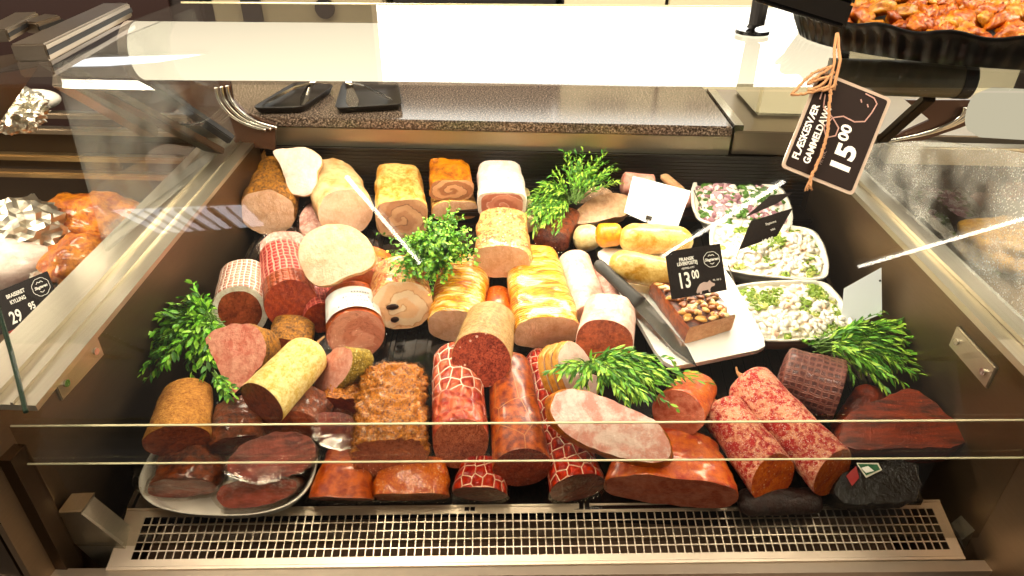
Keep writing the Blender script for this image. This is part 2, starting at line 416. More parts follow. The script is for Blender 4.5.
def card_frame(tl, tr, bl):
    X = (tr-tl).normalized(); Yv = (tl-bl); Yv = (Yv-X*Yv.dot(X)).normalized(); Z = X.cross(Yv)
    M = Matrix((X, Yv, Z)).transposed().to_4x4(); M.translation = tl; return M, (tr-tl).length, (tl-bl).length
def strokes(pts, w, M, mat, parent, name='drawing', closed=False):
    """flat line drawing on a card: ribbon of width w through 2D points, local to M"""
    mb = MB(); P = [Vector((p[0], p[1], 0)) for p in pts]
    if closed: P.append(P[0])
    for a, b in zip(P, P[1:]):
        d = (b-a).normalized(); nn = Vector((-d.y, d.x, 0))*w/2; e = d*w*.3
        q = [a-nn-e, b-nn+e, b+nn+e, a+nn-e]; mb.prism([M @ (v+Vector((0, 0, .0002))) for v in q], M.to_3x3() @ Vector((0, 0, .0002)))
    me = bpy.data.meshes.new(name); inv = parent_inv(parent); me.from_pydata([tuple(inv @ v) for v in mb.v], [], mb.f); me.materials.append(mat)
    o = bpy.data.objects.new(name, me); COL.objects.link(o); o.parent = parent; return o
def card(name, label, corners, mat, thick=.0012, edge=None, cat='price card', mats2=None):
    """corners tl,tr,br,bl in the world; returns object, frame, width, height"""
    tl, tr, br, bl = corners; M, w, h = card_frame(tl, tr, bl)
    mb = MB(); inv = M.inverted(); nz = M.to_3x3() @ Vector((0, 0, 1)); 
    mb.prism([c-nz*thick for c in (bl, br, tr, tl)], nz*thick)
    root = mb.build(name, mat, mw=M); tag(root, label, cat); PM[root.name] = M
    return root, M, w, h
# ------------------------------------------------------------------ materials in use
STEEL = steel('brushed_steel', 'a89a88', .32)
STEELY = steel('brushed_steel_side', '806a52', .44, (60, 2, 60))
STEELR = steel('polished_rim', 'c2b8a2', .36, (60, 1, 60))
CHROME = steel('chrome', 'd8d2c8', .12, (1, 1, 1), 0)
DARKST = steel('dark_steel', '4a4038', .35)
GRILLE = steel('grille_steel', 'd2c3ae', .42, (1, 1, 1))
BLACK = plain('black_plastic', '2a2521', .42, 0, .1, 150)
BLACKG = plain('glossy_black_plastic', '0b0908', .14, 0, 0, coat=.5)
BLACKM = plain('matt_black', '14100e', .6)
DARKW = plain('dark_louvre', '0e0a08', .42, 0, .1, 100)
WHITEP = plain('porcelain', 'ece6da', .2, 0, 0, coat=.5)
WHITEB = plain('white_board', 'f0efe8', .4)
PAPER = plain('white_card', 'dfe4e8', .5)
INK = plain('white_print', 'f2ece0', .6)
TWINEM = plain('twine', 'c8915f', .8, 0, .5, 900, var=.3)
STEM = plain('herb_stem', '4c6f16', .5)
CREAM = plain('cream_laminate', 'd9cfae', .4)
EDGEG = plain('glass_edge', 'c9c19a', .15, 0, 0, coat=.6)  # cream highlight along the pane edges is put into this colour
FILMM = film('packing_film')
FILM2 = film('packing_film_tight', gl=.0, s=50)
GLASS = glass('clear_glass')
GLASSL = glass('lower_glass', tint=(.86, .85, .82, 1), boost=.75)
GLASSS = glass('top_glass', boost=1.5)
GLASSD = glass('steamed_glass', dirt=.9)
GLASSD2 = glass('damp_glass', dirt=.22)

def granite():
    b = NB('granite'); v = b.voro(b.coord(), 420); n = b.noise(b.coord(), 300, 3); c = b.ramp(n, [(.35, '2a221e'), (.52, '6a5a4e'), (.68, 'b8a492')])
    return b.bsdf(c, .12, 0, 0, None, .6)
GRANITE = granite()
def tiles():
    b = NB('shop_floor'); t = b.n('ShaderNodeTexBrick'); b.l(b.coord((1, 1, 1)), t.inputs[0]); t.offset = 0
    t.inputs['Scale'].default_value = 1; t.inputs['Brick Width'].default_value = .4; t.inputs['Row Height'].default_value = .4; t.inputs['Mortar Size'].default_value = .004
    t.inputs['Color1'].default_value = hx('221c18'); t.inputs['Color2'].default_value = hx('1d1815'); t.inputs['Mortar'].default_value = hx('2a231e')
    return b.bsdf(t.outputs[0], .5)
# ------------------------------------------------------------------ the shop round the counter
def struct(mb, name, mat, **k): return tag(mb.build(name, mat, **k), kind='structure')
struct(MB().box((-4, -4, -.05), (4, 2.66, 0)), 'floor', tiles())
struct(MB().box((-4, 2.6, 0), (4, 2.66, 2.95)), 'wall_back', plain('brown_wall', '3a2c22', .6, 0, .1, 30))
struct(MB().box((-4, -4, 2.95), (4, 2.66, 3.0)), 'ceiling', plain('ceiling_paint', '8f8270', .8))

# serving counter behind the case
t = empty('service_worktop', (-.06, 1.42, .0), 'dark speckled granite worktop running behind the cold case', 'worktop')
MB().box((-.72, 1.302, 1.01), (.385, 1.60, 1.03), bev=.003).build('granite_top', GRANITE, t)
MB().box((-.72, 1.304, .972), (.385, 1.60, 1.0095)).build('steel_apron', STEELR, t)
MB().box((-.72, 1.33, 0), (.385, 1.58, .984)).build('base_panel', DARKST, t)
t = empty('steel_counter_end', (.55, 1.45, 0), 'plain steel counter section right of the granite worktop', 'counter')
MB().box((.39, 1.302, .975), (1.6, 1.60, 1.022), bev=.002).build('steel_top', STEEL, t)
MB().box((.39, 1.34, 0), (1.6, 1.58, .974)).build('base_panel', DARKST, t)
MB().box((.387, 1.302, 1.0225), (.405, 1.56, 1.034)).build('edge_bar', CHROME, t)
t = empty('cream_box', (.66, 1.5, 1.023), 'cream plastic box standing on the steel counter at the right', 'box')
MB().box((.455, 1.40, 1.0225), (.64, 1.58, 1.11), bev=.006).build('box_body', CREAM, t)
MB().box((.45, 1.395, 1.108), (.645, 1.585, 1.12), bev=.004).build('box_lid', CREAM, t)

# back cupboards: cream doors, dark oven, slicer
def cupboard(x0, x1, lab, nd=2):
    t = empty('cupboard', ((x0+x1)/2, 2.4, 0), lab, 'cupboard')
    MB().box((x0, 2.22, 0), (x1, 2.59, 1.30)).build('carcass', BLACKM, t)
    w = (x1-x0)/nd
    for i in range(nd):
        d = MB().box((x0+i*w+.006, 2.20, .1), (x0+(i+1)*w-.006, 2.219, 1.295), bev=.002).build('door', CREAM, t)
        MB().box((x0+(i+.5)*w-.06, 2.188, 1.25), (x0+(i+.5)*w+.06, 2.199, 1.262)).build('handle', STEEL, d)
cupboard(.075, .70, 'cream cupboard with two doors behind the worktop')
cupboard(.72, 1.5, 'cream cupboard at far right with a narrow dark gap beside it')
t = empty('oven', (-.18, 2.4, 0), 'dark built-in oven with steel bar handles behind the worktop', 'oven')
MB().box((-.44, 2.22, 0), (.055, 2.59, 1.30)).build('oven_body', BLACKM, t)
MB().box((-.42, 2.205, .30), (.04, 2.219, .98)).build('oven_door', BLACKG, t)
for z in (.845, .885, 1.08):
    MB().tube([(-.36, 2.17, z), (-.0, 2.17, z)], .008).box((-.355, 2.17, z-.005), (-.345, 2.205, z+.005)).box((-.015, 2.17, z-.005), (-.005, 2.205, z+.005)).build('bar_handle', CHROME, t)
t = empty('bread_slicer', (-.75, 2.4, 0), 'tall cream and grey machine behind the black trays', 'machine')
MB().box((-1.02, 2.25, 0), (-.47, 2.59, 1.3), bev=.01).build('machine_body', plain('beige_paint', 'a89a78', .5), t)
MB().box((-.92, 2.235, .80), (-.86, 2.249, 1.1)).build('vent_panel', BLACKM, t)
lb = MB().box((-.90, 2.240, 1.075), (-.865, 2.249, 1.11)).build('warning_label', plain('yellow_label', 'd8a420', .5), t)
MB().tube([(-.66, 2.235, 1.075), (-.66, 2.249, 1.075)], .03, 20).build('dial', BLACKM, t)
t = empty('dark_cabinet', (-1.6, 2.4, 0), 'dark cabinet in the shadows at the far left', 'cabinet')
MB().box((-2.6, 2.25, 0), (-1.05, 2.59, 1.3), bev=.01).build('cabinet_body', plain('brown_black', '1d130e', .5), t)
MB().box((-1.8, 2.24, .2), (-1.15, 2.249, 1.2)).build('cabinet_door', plain('dark_red_brown', '2c1712', .4), t)
# lit panel above them (seen only as a reflection in the top glass)
xa = PY(378, 40, 2.5).x; xb = 1.75
t = empty('strip_luminaire', ((xa+xb)/2, 2.55, 1.5), 'long white lit light panel on the rear wall above the cupboards', 'lamp')
MB().box((xa-.02, 2.53, 1.365), (xb+.02, 2.598, 1.74)).build('housing', STEEL, t)
MB().box((xa, 2.52, 1.38), (xb, 2.529, 1.725)).build('diffuser', emis('panel_light', 'fffaf0', 3.2), t)

# ceiling tubes
def ceiling_tube(p, q, lab):
    a, b = Vector((p[0], p[1], 2.87)), Vector((q[0], q[1], 2.87)); c = (a+b)/2
    t = empty('ceiling_tube_light', c, lab, 'lamp'); M = frame(a, b-a); L = (b-a).length
    MB().box((-.02, -.05, .025), (L+.02, .05, .079), M).build('tray', plain('lamp_white', 'ddd8cc', .5), t)
    MB().tube([a, b], .018, 10).build('tube', TUBE, t)
TUBE = emis('tube_glow', 'fff6e4', 26)
_p0 = Vector((-.60, .544, .857)); _n = Vector((1.35, .082, 0)).cross(Vector((0, .155, .392))).normalized()
def overhead(x, y):                    # where on the ceiling a light shows in the leaning pane at this pixel
    d = ray(x, y); h = CC+d*((_p0-CC).dot(_n)/d.dot(_n)); r = d-_n*2*d.dot(_n); q = h+r*((2.87-h.z)/r.z); return (q.x, q.y)
ceiling_tube(overhead(340, 177), overhead(413, 263), 'ceiling tube light above the aisle, left of the middle')
ceiling_tube(overhead(775, 182), overhead(655, 256), 'ceiling tube light above the aisle, right of the middle')
ceiling_tube(overhead(1030, 213), overhead(850, 266), 'ceiling tube light farthest right above the aisle')

def rear_mirror(x, y, Y=2.55):         # where on the rear wall a light shows in the flat top shelf at this pixel
    q = PY(x, y, Y); return Vector((q.x, Y, 2*1.253-q.z))
rl = [rear_mirror(x, y) for x, y in ((50, 67), (92, 58), (200, 55), (160, 62), (110, 66))]
c_ = sum(rl, Vector())/5
t = empty('wall_lamp', c_, 'slim lit lamp on the rear wall at the far left', 'lamp')
MB().prism(rl, (0, .006, 0)).build('diffuser', emis('wall_lamp_glow', 'f4f8ff', 2.6), t)
MB().prism([c_+(p-c_)*1.06+Vector((0, .007, 0)) for p in rl], (0, .043, 0)).build('housing', STEEL, t)
q4 = [Vector((*overhead(x, y), 2.87)) for x, y in ((103, 211), (236, 206), (257, 226), (152, 234))]
c_ = sum(q4, Vector())/4
t = empty('louvre_ceiling_light', c_, 'square louvred ceiling light above the aisle at the left', 'lamp')
MB().prism(q4, (0, 0, .01)).build('diffuser', emis('louvre_glow', 'f2f6ff', 6.0), t)
MB().prism([c_+(p-c_)*1.05+Vector((0, 0, .011)) for p in q4], (0, 0, .068)).build('housing', STEEL, t)
for k in range(1, 8):
    f_ = k/8; a_ = q4[0].lerp(q4[1], f_); b_ = q4[3].lerp(q4[2], f_); w_ = .03 if k in (4, 6) else .008; d_ = (q4[1]-q4[0]).normalized()*w_
    MB().prism([a_-d_-Vector((0, 0, .02)), a_+d_-Vector((0, 0, .02)), b_+d_-Vector((0, 0, .02)), b_-d_-Vector((0, 0, .02))], (0, 0, .019)).build('louvre', STEEL, t)

# ------------------------------------------------------------------ the cold case
case = empty('display_case', (0, .9, 0), 'steel and glass refrigerated deli case filled with cold cuts', 'display case')
XL, XR = -.535, .545
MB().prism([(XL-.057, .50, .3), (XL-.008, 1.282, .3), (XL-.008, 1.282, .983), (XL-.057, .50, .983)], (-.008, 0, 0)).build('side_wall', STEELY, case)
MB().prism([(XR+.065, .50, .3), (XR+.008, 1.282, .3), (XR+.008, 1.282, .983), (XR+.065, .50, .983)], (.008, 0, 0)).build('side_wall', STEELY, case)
# back wall with louvres
bw = MB().box((XL, 1.288, .3), (XR, 1.30, .972))
for k in range(13): bw.box((XL, 1.2865, .885+k*.0072), (XR, 1.288, .889+k*.0072))
bw.build('back_wall', DARKW, case)
MB().box((XL, 1.215, .866), (XR, 1.284, .878), bev=.003).build('rear_ledge', DARKST, case)
# deck of black tray panels
n = 7
for i in range(n):
    x0 = XL+(XR-XL)*i/n+.001; x1 = XL+(XR-XL)*(i+1)/n-.001
    mb = MB(); yf = lambda x: .598+.067*(x+.512)/1.1; zB = deck(1.22)-.004
    mb.prism([(x0, yf(x0), deck(yf(x0))-.004), (x1, yf(x1), deck(yf(x1))-.004), (x1, 1.22, zB), (x0, 1.22, zB)], (0, 0, -.01))
    for s in (x0, x1-.006): mb.prism([(s, yf(s), deck(yf(s))-.004), (s+.006, yf(s), deck(yf(s))-.004), (s+.006, 1.22, zB), (s, 1.22, zB)], (0, 0, .0035))
    for k in range(7):
        xx = x0+.02+k*(x1-x0-.04)/6; mb.prism([(xx-.0015, .68, deck(.68)-.004), (xx+.0015, .68, deck(.68)-.004), (xx+.0015, 1.2, deck(1.2)-.004), (xx-.0015, 1.2, deck(1.2)-.004)], (0, 0, .0015))
    mb.build('deck_panel', BLACKG, case)
MB().box((XL, .5, .60), (XR, .70, .61)).build('air_duct', plain('duct_metal', '8a6c54', .6, var=.6, bs=25), case)
# air grille
g0, g1, g2, g3 = PZ(107, 567, .692), PZ(964, 556, .692), PZ(950, 505, .714), PZ(136, 511, .714)
ex = (g1-g0).normalized(); wid = (g1-g0).length; ey = (g3-g0); ey = (ey-ex*ey.dot(ex)); dep = ey.length; ey.normalize(); ez = ex.cross(ey)
GM = Matrix((ex, ey, ez)).transposed().to_4x4(); GM.translation = g0
mb = MB(); u0, u1 = .026, wid-.014; nc = 100; cw = (u1-u0)/nc; rows = 5; v0 = .008; ch = (dep-.016)/rows; br = .00075
mb.box((0, 0, -.001), (u0, dep, .0006), GM).box((u1, 0, -.001), (wid, dep, .0006), GM).box((u0, 0, -.001), (u1, v0, .0006), GM).box((u0, dep-.008, -.001), (u1, dep, .0006), GM)
for i in range(nc+1): mb.box((u0+i*cw-br, v0, -.001), (u0+i*cw+br, dep-.008, .0005), GM)
for j in range(rows+1): mb.box((u0, v0+j*ch-br, -.001), (u1, v0+j*ch+br, .0004), GM)
mb.box((-.0, -.004, -.012), (wid, -.0005, .001), GM).box((0, dep, -.02), (wid, dep+.003, .002), GM)
mb.build('air_grille', GRILLE, case)
# front steel ledge
yg0, yg1 = g0.y, g1.y
MB().prism([Vector((-.66, yg0-.022, .688)), Vector((.72, yg1-.012, .688)), Vector((.72, yg1+.004, .688)), Vector((-.66, yg0-.006, .688))], (0, 0, -.02)).build('front_ledge', GRILLE, case)
MB().prism([Vector((-.66, yg0-.022, .667)), Vector((.72, yg1-.012, .667)), Vector((.72, yg1-.012, .05)), Vector((-.66, yg0-.022, .05))], (0, .01, 0)).build('front_panel', DARKST, case)
# rims on the side walls
mb = MB()
def strip(xa0, xa1, xb0, xb1, z0, z1):   # a long strip along the wall: x limits at the front and at the back
    mb.prism([(xa0, .50, z1), (xa1, .50, z1), (xb1, 1.282, z1), (xb0, 1.282, z1)], (0, 0, z0-z1))
strip(-.583, -.487, -.648, -.546, .984, .991); strip(-.535, -.531, -.600, -.596, .9912, .996); strip(-.512, -.509, -.572, -.569, .9912, .994)
mb.build('side_rim', STEELR, case)
mb = MB(); mb.box((.542, .50, .984), (.60, 1.282, .993)).box((.564, .52, .9935), (.569, 1.282, .999)); mb.build('side_rim', STEELR, case)
for (x, s) in ((XL, 1), (XR, -1)):
    k = PZ(82, 360, .96) if s > 0 else PZ(985, 350, .96)
    x = PZ(80, 357, .955).x if s > 0 else x
    mb = MB().box((x+s*.001, k.y-.043, .935), (x+s*.006, k.y+.043, .966), bev=.001) if s > 0 else MB().box((x-.006, k.y-.043, .935), (x-.001, k.y+.043, .966), bev=.001)
    h = mb.build('hinge_plate', STEELR, case)
    for d in (-.030, .030): MB().tube([(x+s*.006, k.y+d, .950), (x+s*.0085, k.y+d, .950)], .0045, 12).build('screw', CHROME, h)
# front corner post at the left
mb = MB().box((-.80, .515, .05), (-.618, .56, .905), bev=.004).box((-.612, .522, .05), (-.597, .56, .90)).box((-.592, .53, .05), (-.575, .556, .88))
mb.build('corner_post', steel('post_steel', '5a4836', .4, (60, 60, 1)), case)
# brackets of the lower pane
for Yb, pp, cc_ in ((.556, [(58, 514), (80, 513), (130, 552), (106, 568), (95, 562), (62, 532)], [(57, 513), (81, 512), (81, 516), (57, 517)]),
                    (.628, [(1026, 508), (1004, 508), (962, 540), (966, 557), (985, 553), (1026, 528)], [(1028, 504), (1003, 504), (1003, 508), (1028, 508)])):
    MB().prism([PY(x, y, Yb) for x, y in pp], (0, .028, 0)).prism([PY(x, y, Yb-.001) for x, y in cc_], (0, .031, 0)).build('glass_bracket', STEELR, case)
# glass: lower pane, leaning upper pane, top shelf, end panes
yL, yR = .552, .618
def pane(name, q, th, mat, edge=EDGEG, top=True, ew=.0016):
    o = MB().prism(q, th).build(name, mat, case)
    return o
def edge_strip(a, b, parent, r=.0013):
    MB().tube([a, b], r, 6).build('polished_edge', EDGEG, parent)
p = pane('lower_pane', [(-.58, yL, .705), (.60, yR, .705), (.60, yR, .909), (-.58, yL, .909)], (0, .005, 0), GLASSL)
edge_strip((-.58, yL+.0025, .909), (.60, yR+.0025, .909), p)
yl2, yr2 = yL-.008, yR-.008
p = pane('leaning_pane', [(-.60, yl2, .857), (.75, yr2+.008, .857), (.75, yr2+.163, 1.249), (-.60, yl2+.155, 1.249)], (0, .0022, -.0016), GLASS)
edge_strip((-.60, yl2+.002, .857), (.75, yr2+.010, .857), p, .0012)
mb = MB(); mb.tube([PZ(26, 412, .996), PZ(11, 352, 1.02), PZ(-5, 298, 1.05)], .0024, 8); mb.build('pane_side_edge', plain('glass_side_green', '14251a', .2), p)
p = pane('top_shelf', [(-.60, .70, 1.250), (.95, .79, 1.250), (.95, 1.30, 1.250), (-.60, 1.21, 1.250)], (0, 0, .003), GLASSS)
edge_strip((-.60, 1.212, 1.253), (.95, 1.302, 1.253), p, .0015)
pane('end_pane', [(-.575, .80, 1.0), (-.575, 1.26, 1.0), (-.575, 1.20, 1.245), (-.575, .82, 1.245)], (-.005, 0, 0), GLASSD2)
pane('end_pane', [(.585, .60, 1.0), (.585, 1.28, 1.0), PX(880, 143, .585), PX(930, 140, .585), PX(990, 148, .585), PX(1060, 160, .585)], (.005, 0, 0), GLASSD)
# lamp housing under the shelf
a, b = PZ(141, 51, 1.19), PZ(828, 56, 1.19); M = frame(a, b-a); L = (b-a).length
mb = MB(); N = 40; prof = [(.0475*cos(2*pi*k/N), .0475*sin(2*pi*k/N)) for k in range(N)]
h = MB().tube([a, a.lerp(b, .25), a.lerp(b, .5), a.lerp(b, .75), b], .0455, N, False).build('lamp_housing', emis('opal_tube', 'ffeccb', 1.9), case, smooth=True)
for q, s in ((a, -1), (b, 1)):
    d = (b-a).normalized()*s; MB().tube([q-d*.002, q+d*.012, q+d*.016], [.0465, .0465, .041], N).build('end_cap', plain('cap_grey', '8d8072', .4) if s < 0 else BLACKM, h)
a2, b2 = PZ(826, 76, 1.17), PZ(956, 80, 1.17); MB().tube([a2, b2], .028, 24).build('unlit_housing', plain('housing_olive', '6b6350', .4), case, smooth=False)
MB().tube([b2, b2+(b2-a2).normalized()*.02], .029, 24).build('housing_cap', BLACKM, case)
for x in (-.20, .30):
    c = a.lerp(b, (x-a.x)/(b.x-a.x)); MB().box((c.x-.008, c.y-.008, c.z+.045), (c.x+.008, c.y+.008, 1.2495)).build('hanger', CHROME, h)
# steel arms at the top ends
def arm(p, q, w, hgt, mat=STEEL, name='support_arm', slot=True):
    M = frame(p, q-p); L = (q-p).length; mb = MB().box((0, -w/2, -hgt/2), (L, w/2, hgt/2), M, bev=.002)
    if slot: mb.k = 1; mb.box((.0, -w*.5-.001, -hgt*.15), (L+.001, -w*.5, hgt*.15), M)
    o = mb.build(name, [mat, BLACKM], case); return o
arm(PZ(30, 53, 1.262), PZ(118, 10, 1.262), .038, .02)
arm(PZ(14, 62, 1.24), PZ(-20, 120, 1.10), .05, .02, DARKST, slot=False)
arm(PZ(-5, 36, 1.262), PZ(28, 18, 1.262), .03, .016)
arm(PZ(30, 25, 1.262)+Vector((0, 0, -.004)), PZ(55, 20, 1.262), .028, .016)
arm(PZ(50, 62, 1.22), PZ(215, 150, 1.01), .045, .012, DARKST, slot=False)
arm(PZ(62, 80, 1.18), PZ(150, 132, 1.03), .03, .02, STEEL, slot=False)
arm(PZ(150, 84, 1.13), PZ(232, 140, 1.03), .02, .014, BLACKM, slot=False)
arm(PZ(930, 97, 1.14), PZ(882, 140, 1.03), .02, .014, DARKST, slot=False)
# curved end brackets, chrome rails added along the arcs of reflected tube lights
def curve_bracket(pts, plate, Yp, lab):
    W = [PY(x, y, Yp) for x, y in plate]; pl = MB().prism(W, (0, .006, 0)).build('end_bracket', plain('brown_bracket', '5a3f30', .25, .3), case)
    for k in (0, 5, 10):
        P = smooth_open([(x+k*1.1, y-k*.2) for x, y in pts]); MB().tube([PY(x, y, Yp-.006) for x, y in P], (.0034), 12).build('glint_rail', steel('mirror_chrome', 'f0ece4', .14, (1, 1, 1), 0), pl, smooth=True)
def smooth_open(P, k=6):
    P = [P[0]]+P+[P[-1]]; out = []
    for i in range(1, len(P)-2):
        p0, p1, p2, p3 = P[i-1:i+3]
        for j in range(k+(i == len(P)-3)):
            t = j/k; out.append(tuple(.5*((2*p1[d])+(-p0[d]+p2[d])*t+(2*p0[d]-5*p1[d]+4*p2[d]-p3[d])*t*t+(-p0[d]+3*p1[d]-3*p2[d]+p3[d])*t**3) for d in (0, 1)))
    return out
curve_bracket([(216, 87), (219, 100), (230, 114), (246, 124), (266, 130)], [(166, 82), (230, 82), (233, 100), (246, 114), (275, 124), (275, 150), (240, 146), (205, 118)], 1.262, '')
curve_bracket([(965, 107), (961, 116), (945, 126), (918, 135), (888, 141)], [(905, 100), (1000, 100), (1000, 112), (960, 128), (900, 148), (880, 148), (890, 138), (930, 120)], 1.262, '')

# lamp of the case, and fill lights added over the shop and neighbour cases
def area(name, loc, target, sx, sy, power, col=(1, .86, .68)):
    l = bpy.data.lights.new(name, 'AREA'); l.shape = 'RECTANGLE'; l.size = sx; l.size_y = sy; l.energy = power; l.color = col
    o = bpy.data.objects.new(name, l); COL.objects.link(o); d = (Vector(target)-Vector(loc)).normalized()
    o.matrix_world = Matrix.Translation(loc) @ d.to_track_quat('-Z', 'Y').to_matrix().to_4x4(); return o
area('case_lamp', (0, 1.13, 1.135), (0, .88, .75), 1.0, .05, 5.5)
area('overhead_fill', (-.5, .62, 2.85), (0, .95, .8), 1.6, .5, 55, (1, .86, .68))
area('overhead_fill', (.9, .9, 2.85), (0, .95, .8), .5, 1.6, 34, (1, .86, .68))
area('overhead_fill', (-3.3, -.5, 2.8), (0, .95, .8), 1.2, 1.6, 190, (1, .86, .68))  # added from the left to brighten the front faces, no fixture known there
area('overhead_fill', (3.3, -.5, 2.8), (0, .95, .8), 1.2, 1.6, 190, (1, .86, .68))  # its added counterpart on the right, also without a fixture
area('neighbour_case_fill', (-1.15, 1.0, 1.24), (-1.1, .9, .8), .7, .05, 3.2)  # added to lift the dark left neighbour case
area('neighbour_case_fill', (1.15, 1.0, 1.10), (1.1, .9, .8), .7, .05, 2.2)  # added likewise to brighten the right neighbour case
w = bpy.data.worlds.new('shop_world'); SC.world = w; w.use_nodes = True
w.node_tree.nodes['Background'].inputs[0].default_value = (1, .84, .66, 1); w.node_tree.nodes['Background'].inputs[1].default_value = .22
# ------------------------------------------------------------------ food materials
F_PALE = meat('pale_meat_cut', 'e6b898', 'efcab0', 40, 'fbe9dc', 260, .2, .5)
F_TURK = meat('turkey_cut', 'efc6a8', 'f5d6be', 22)
F_WHITE = meat('white_meat_cut', 'ecd6c8', 'f4e4d8', 25)
F_HAM = meat('pink_ham_cut', 'e3998a', 'f1bfb1', 35, 'f6dcd0', 200, .2, .5)
F_HAMP = meat('light_ham_cut', 'f0c8b8', 'f7dccf', 30, contrast=(.3, .6))
F_HAMS = meat('ham_slice_cut', 'e8a99c', 'f8dcd2', 18, 'fdf2ec', 90, .15, .5, contrast=(.38, .62))
F_BEEFP = meat('rare_beef_cut', 'd98474', 'f0b6a2', 30)
F_BROWN = meat('brown_cut', '743626', 'a45a44', 60, 'c98a6c', 240, .2, .4)
F_STREAK = meat('streaky_beef_cut', '5e2418', 'a8584a', 26, 'd08a78', 120, .15, .4, stretch=(1, .5, 2.2))
F_DARK = meat('dark_cut', '5c2016', '84382a', 60, 'a05a4c', 300, .2, .4)
F_SALAMI = meat('fine_salami_cut', '6e2a20', '9c5040', 150, 'c9917c', 520, .3, .8)
F_BLOOD = meat('coarse_sausage_cut', '6e2a22', 'b5604f', 130, 'e6bca6', 85, .2, .9)
F_CRUMB = meat('nut_loaf_cut', '8e4434', 'c98066', 150, 'd7a088', 420, .28, .6)
F_CHOR = meat('orange_salami_cut', 'b8501c', 'dd7c34', 60, 'f0b078', 180, .3, .7)
F_SMOKE = meat('smoked_ham_cut', 'ab5340', 'cf8570', 28, 'e0a893', 150, .15, .4)
F_RED = meat('cured_cut', '7c2e20', 'a24c38', 50, 'd0705c', 350, .25, .6)
F_PATE = meat('pate_cut', 'e8b48c', 'f2c8a2', 60, '3c2416', 420, .2, .9, rough=.6, coat=0)
FAT = meat('white_fat', 'ecdcc6', 'fbf4e8', 40)
RIND = meat('amber_rind', 'b67838', 'deaa6a', 25)
S_HERB = meat('herb_crust', '5d3a14', 'b07a30', 90, '3a2a0c', 300, .35, .7, rough=.7, bump=.8, coat=0)
S_YEL = meat('yellow_skin', 'c48a40', 'e9c890', 40, '4a3a14', 330, .16, .8)
S_TURK = meat('turkey_skin', 'cc8f58', 'f2d2a8', 18, contrast=(.3, .65))
S_BROWNR = meat('roast_skin', '8a4a1e', 'd68e45', 28)
S_LARD = meat('lard_skin', 'f0d9cc', 'fbf0ea', 25)
S_GOLD = ribs('golden_crackling', 'b8641c', 'e9b25c', 'fae6b8', .0042)
S_GOLD2 = ribs('scored_crackling', 'b8641c', 'e6ae58', 'fae2ae', .0065)
S_LOIN = meat('roast_loin_skin', 'b85a18', 'f2cc90', 60, 'fff2d4', 150, .3, .6, bump=.8, coat=.7)
S_ORANGE = meat('smoked_skin', 'b5480c', 'e07e1e', 30, 'f3a94c', 120, .3, .5, coat=.6)
S_SMOKE = meat('smoked_casing', '9c4414', 'd8782c', 20, coat=.7)
S_YCAS = meat('yellow_casing', 'd8b468', 'f2e0ac', 60, '8a6a28', 300, .15, .5, rough=.6, coat=0)
S_PAPER = meat('brown_crumb_casing', '9a6230', 'c9935a', 110, rough=.75, bump=.8, coat=0)
S_GREY = meat('grey_beige_casing', '9c7b52', 'bd9a70', 50, '5e4428', 260, .16, .6, rough=.55, bump=.5)
S_RED = meat('red_brown_casing', '8b2c14', 'b04a24', 30, coat=.5)
S_MOLD = meat('white_bloom_casing', 'b4340e', 'e8ab90', 55, 'f6dcd0', 500, .38, .7, rough=.75, bump=.9, coat=0, contrast=(.38, .62))
S_PALE = meat('pale_casing', 'dcae9c', 'f2d6ca', 25)
S_BEEF = meat('smoked_beef_skin', '3e1810', '8c4a2c', 40, coat=.7, bump=1)
S_CURED = meat('cured_beef_skin', '3a160a', '8c3e22', 14, 'd8742c', 60, .1, .7, coat=.12, rough=.45, stretch=(1, .5, 3))
S_CRUMB = meat('nut_crust', '6a2c08', 'e09434', 110, 'f4cc80', 190, .25, .7, rough=.35, bump=1, coat=.5, contrast=(.33, .62))
S_NUTP = meat('pepper_crust', '6f5a22', 'b79a50', 160, 'e0cc88', 260, .35, .8, rough=.7, bump=1, coat=0)
S_ORAN2 = meat('orange_granular', 'b5521c', 'dd8440', 120, 'efb27c', 240, .35, .8, coat=.5)
S_WURST = meat('golden_sausage_skin', 'c89648', 'ecce90', 22, coat=.5)
S_WURSTO = meat('orange_sausage_skin', 'd08430', 'ecb058', 25, coat=.5)
S_CREAM = meat('cream_sausage_skin', 'd9c08a', 'efe0b4', 25, coat=.4)
S_GREYM = meat('grey_pork', 'b98f70', 'd3ad8c', 30, '8e5f48', 60, .2, .4)
S_GLAZE = meat('brown_glaze', '6e3212', 'a85c26', 40, coat=.6)
S_PINKF = meat('frosted_meat', 'c98f84', 'e9c8be', 50)
S_BLACKW = meat('dark_sausage', '120807', '2a120c', 40, coat=.1, bump=1.2, bs=90, rough=.35)
CRINK = meat('crinkled_black_film', '060505', '100c0a', 40, coat=.15, bump=2.0, bs=40, rough=.22)
LABELW = plain('white_label', 'e8e6e2', .4, var=.05)
PRINTG = plain('grey_print', '8f9298', .5)

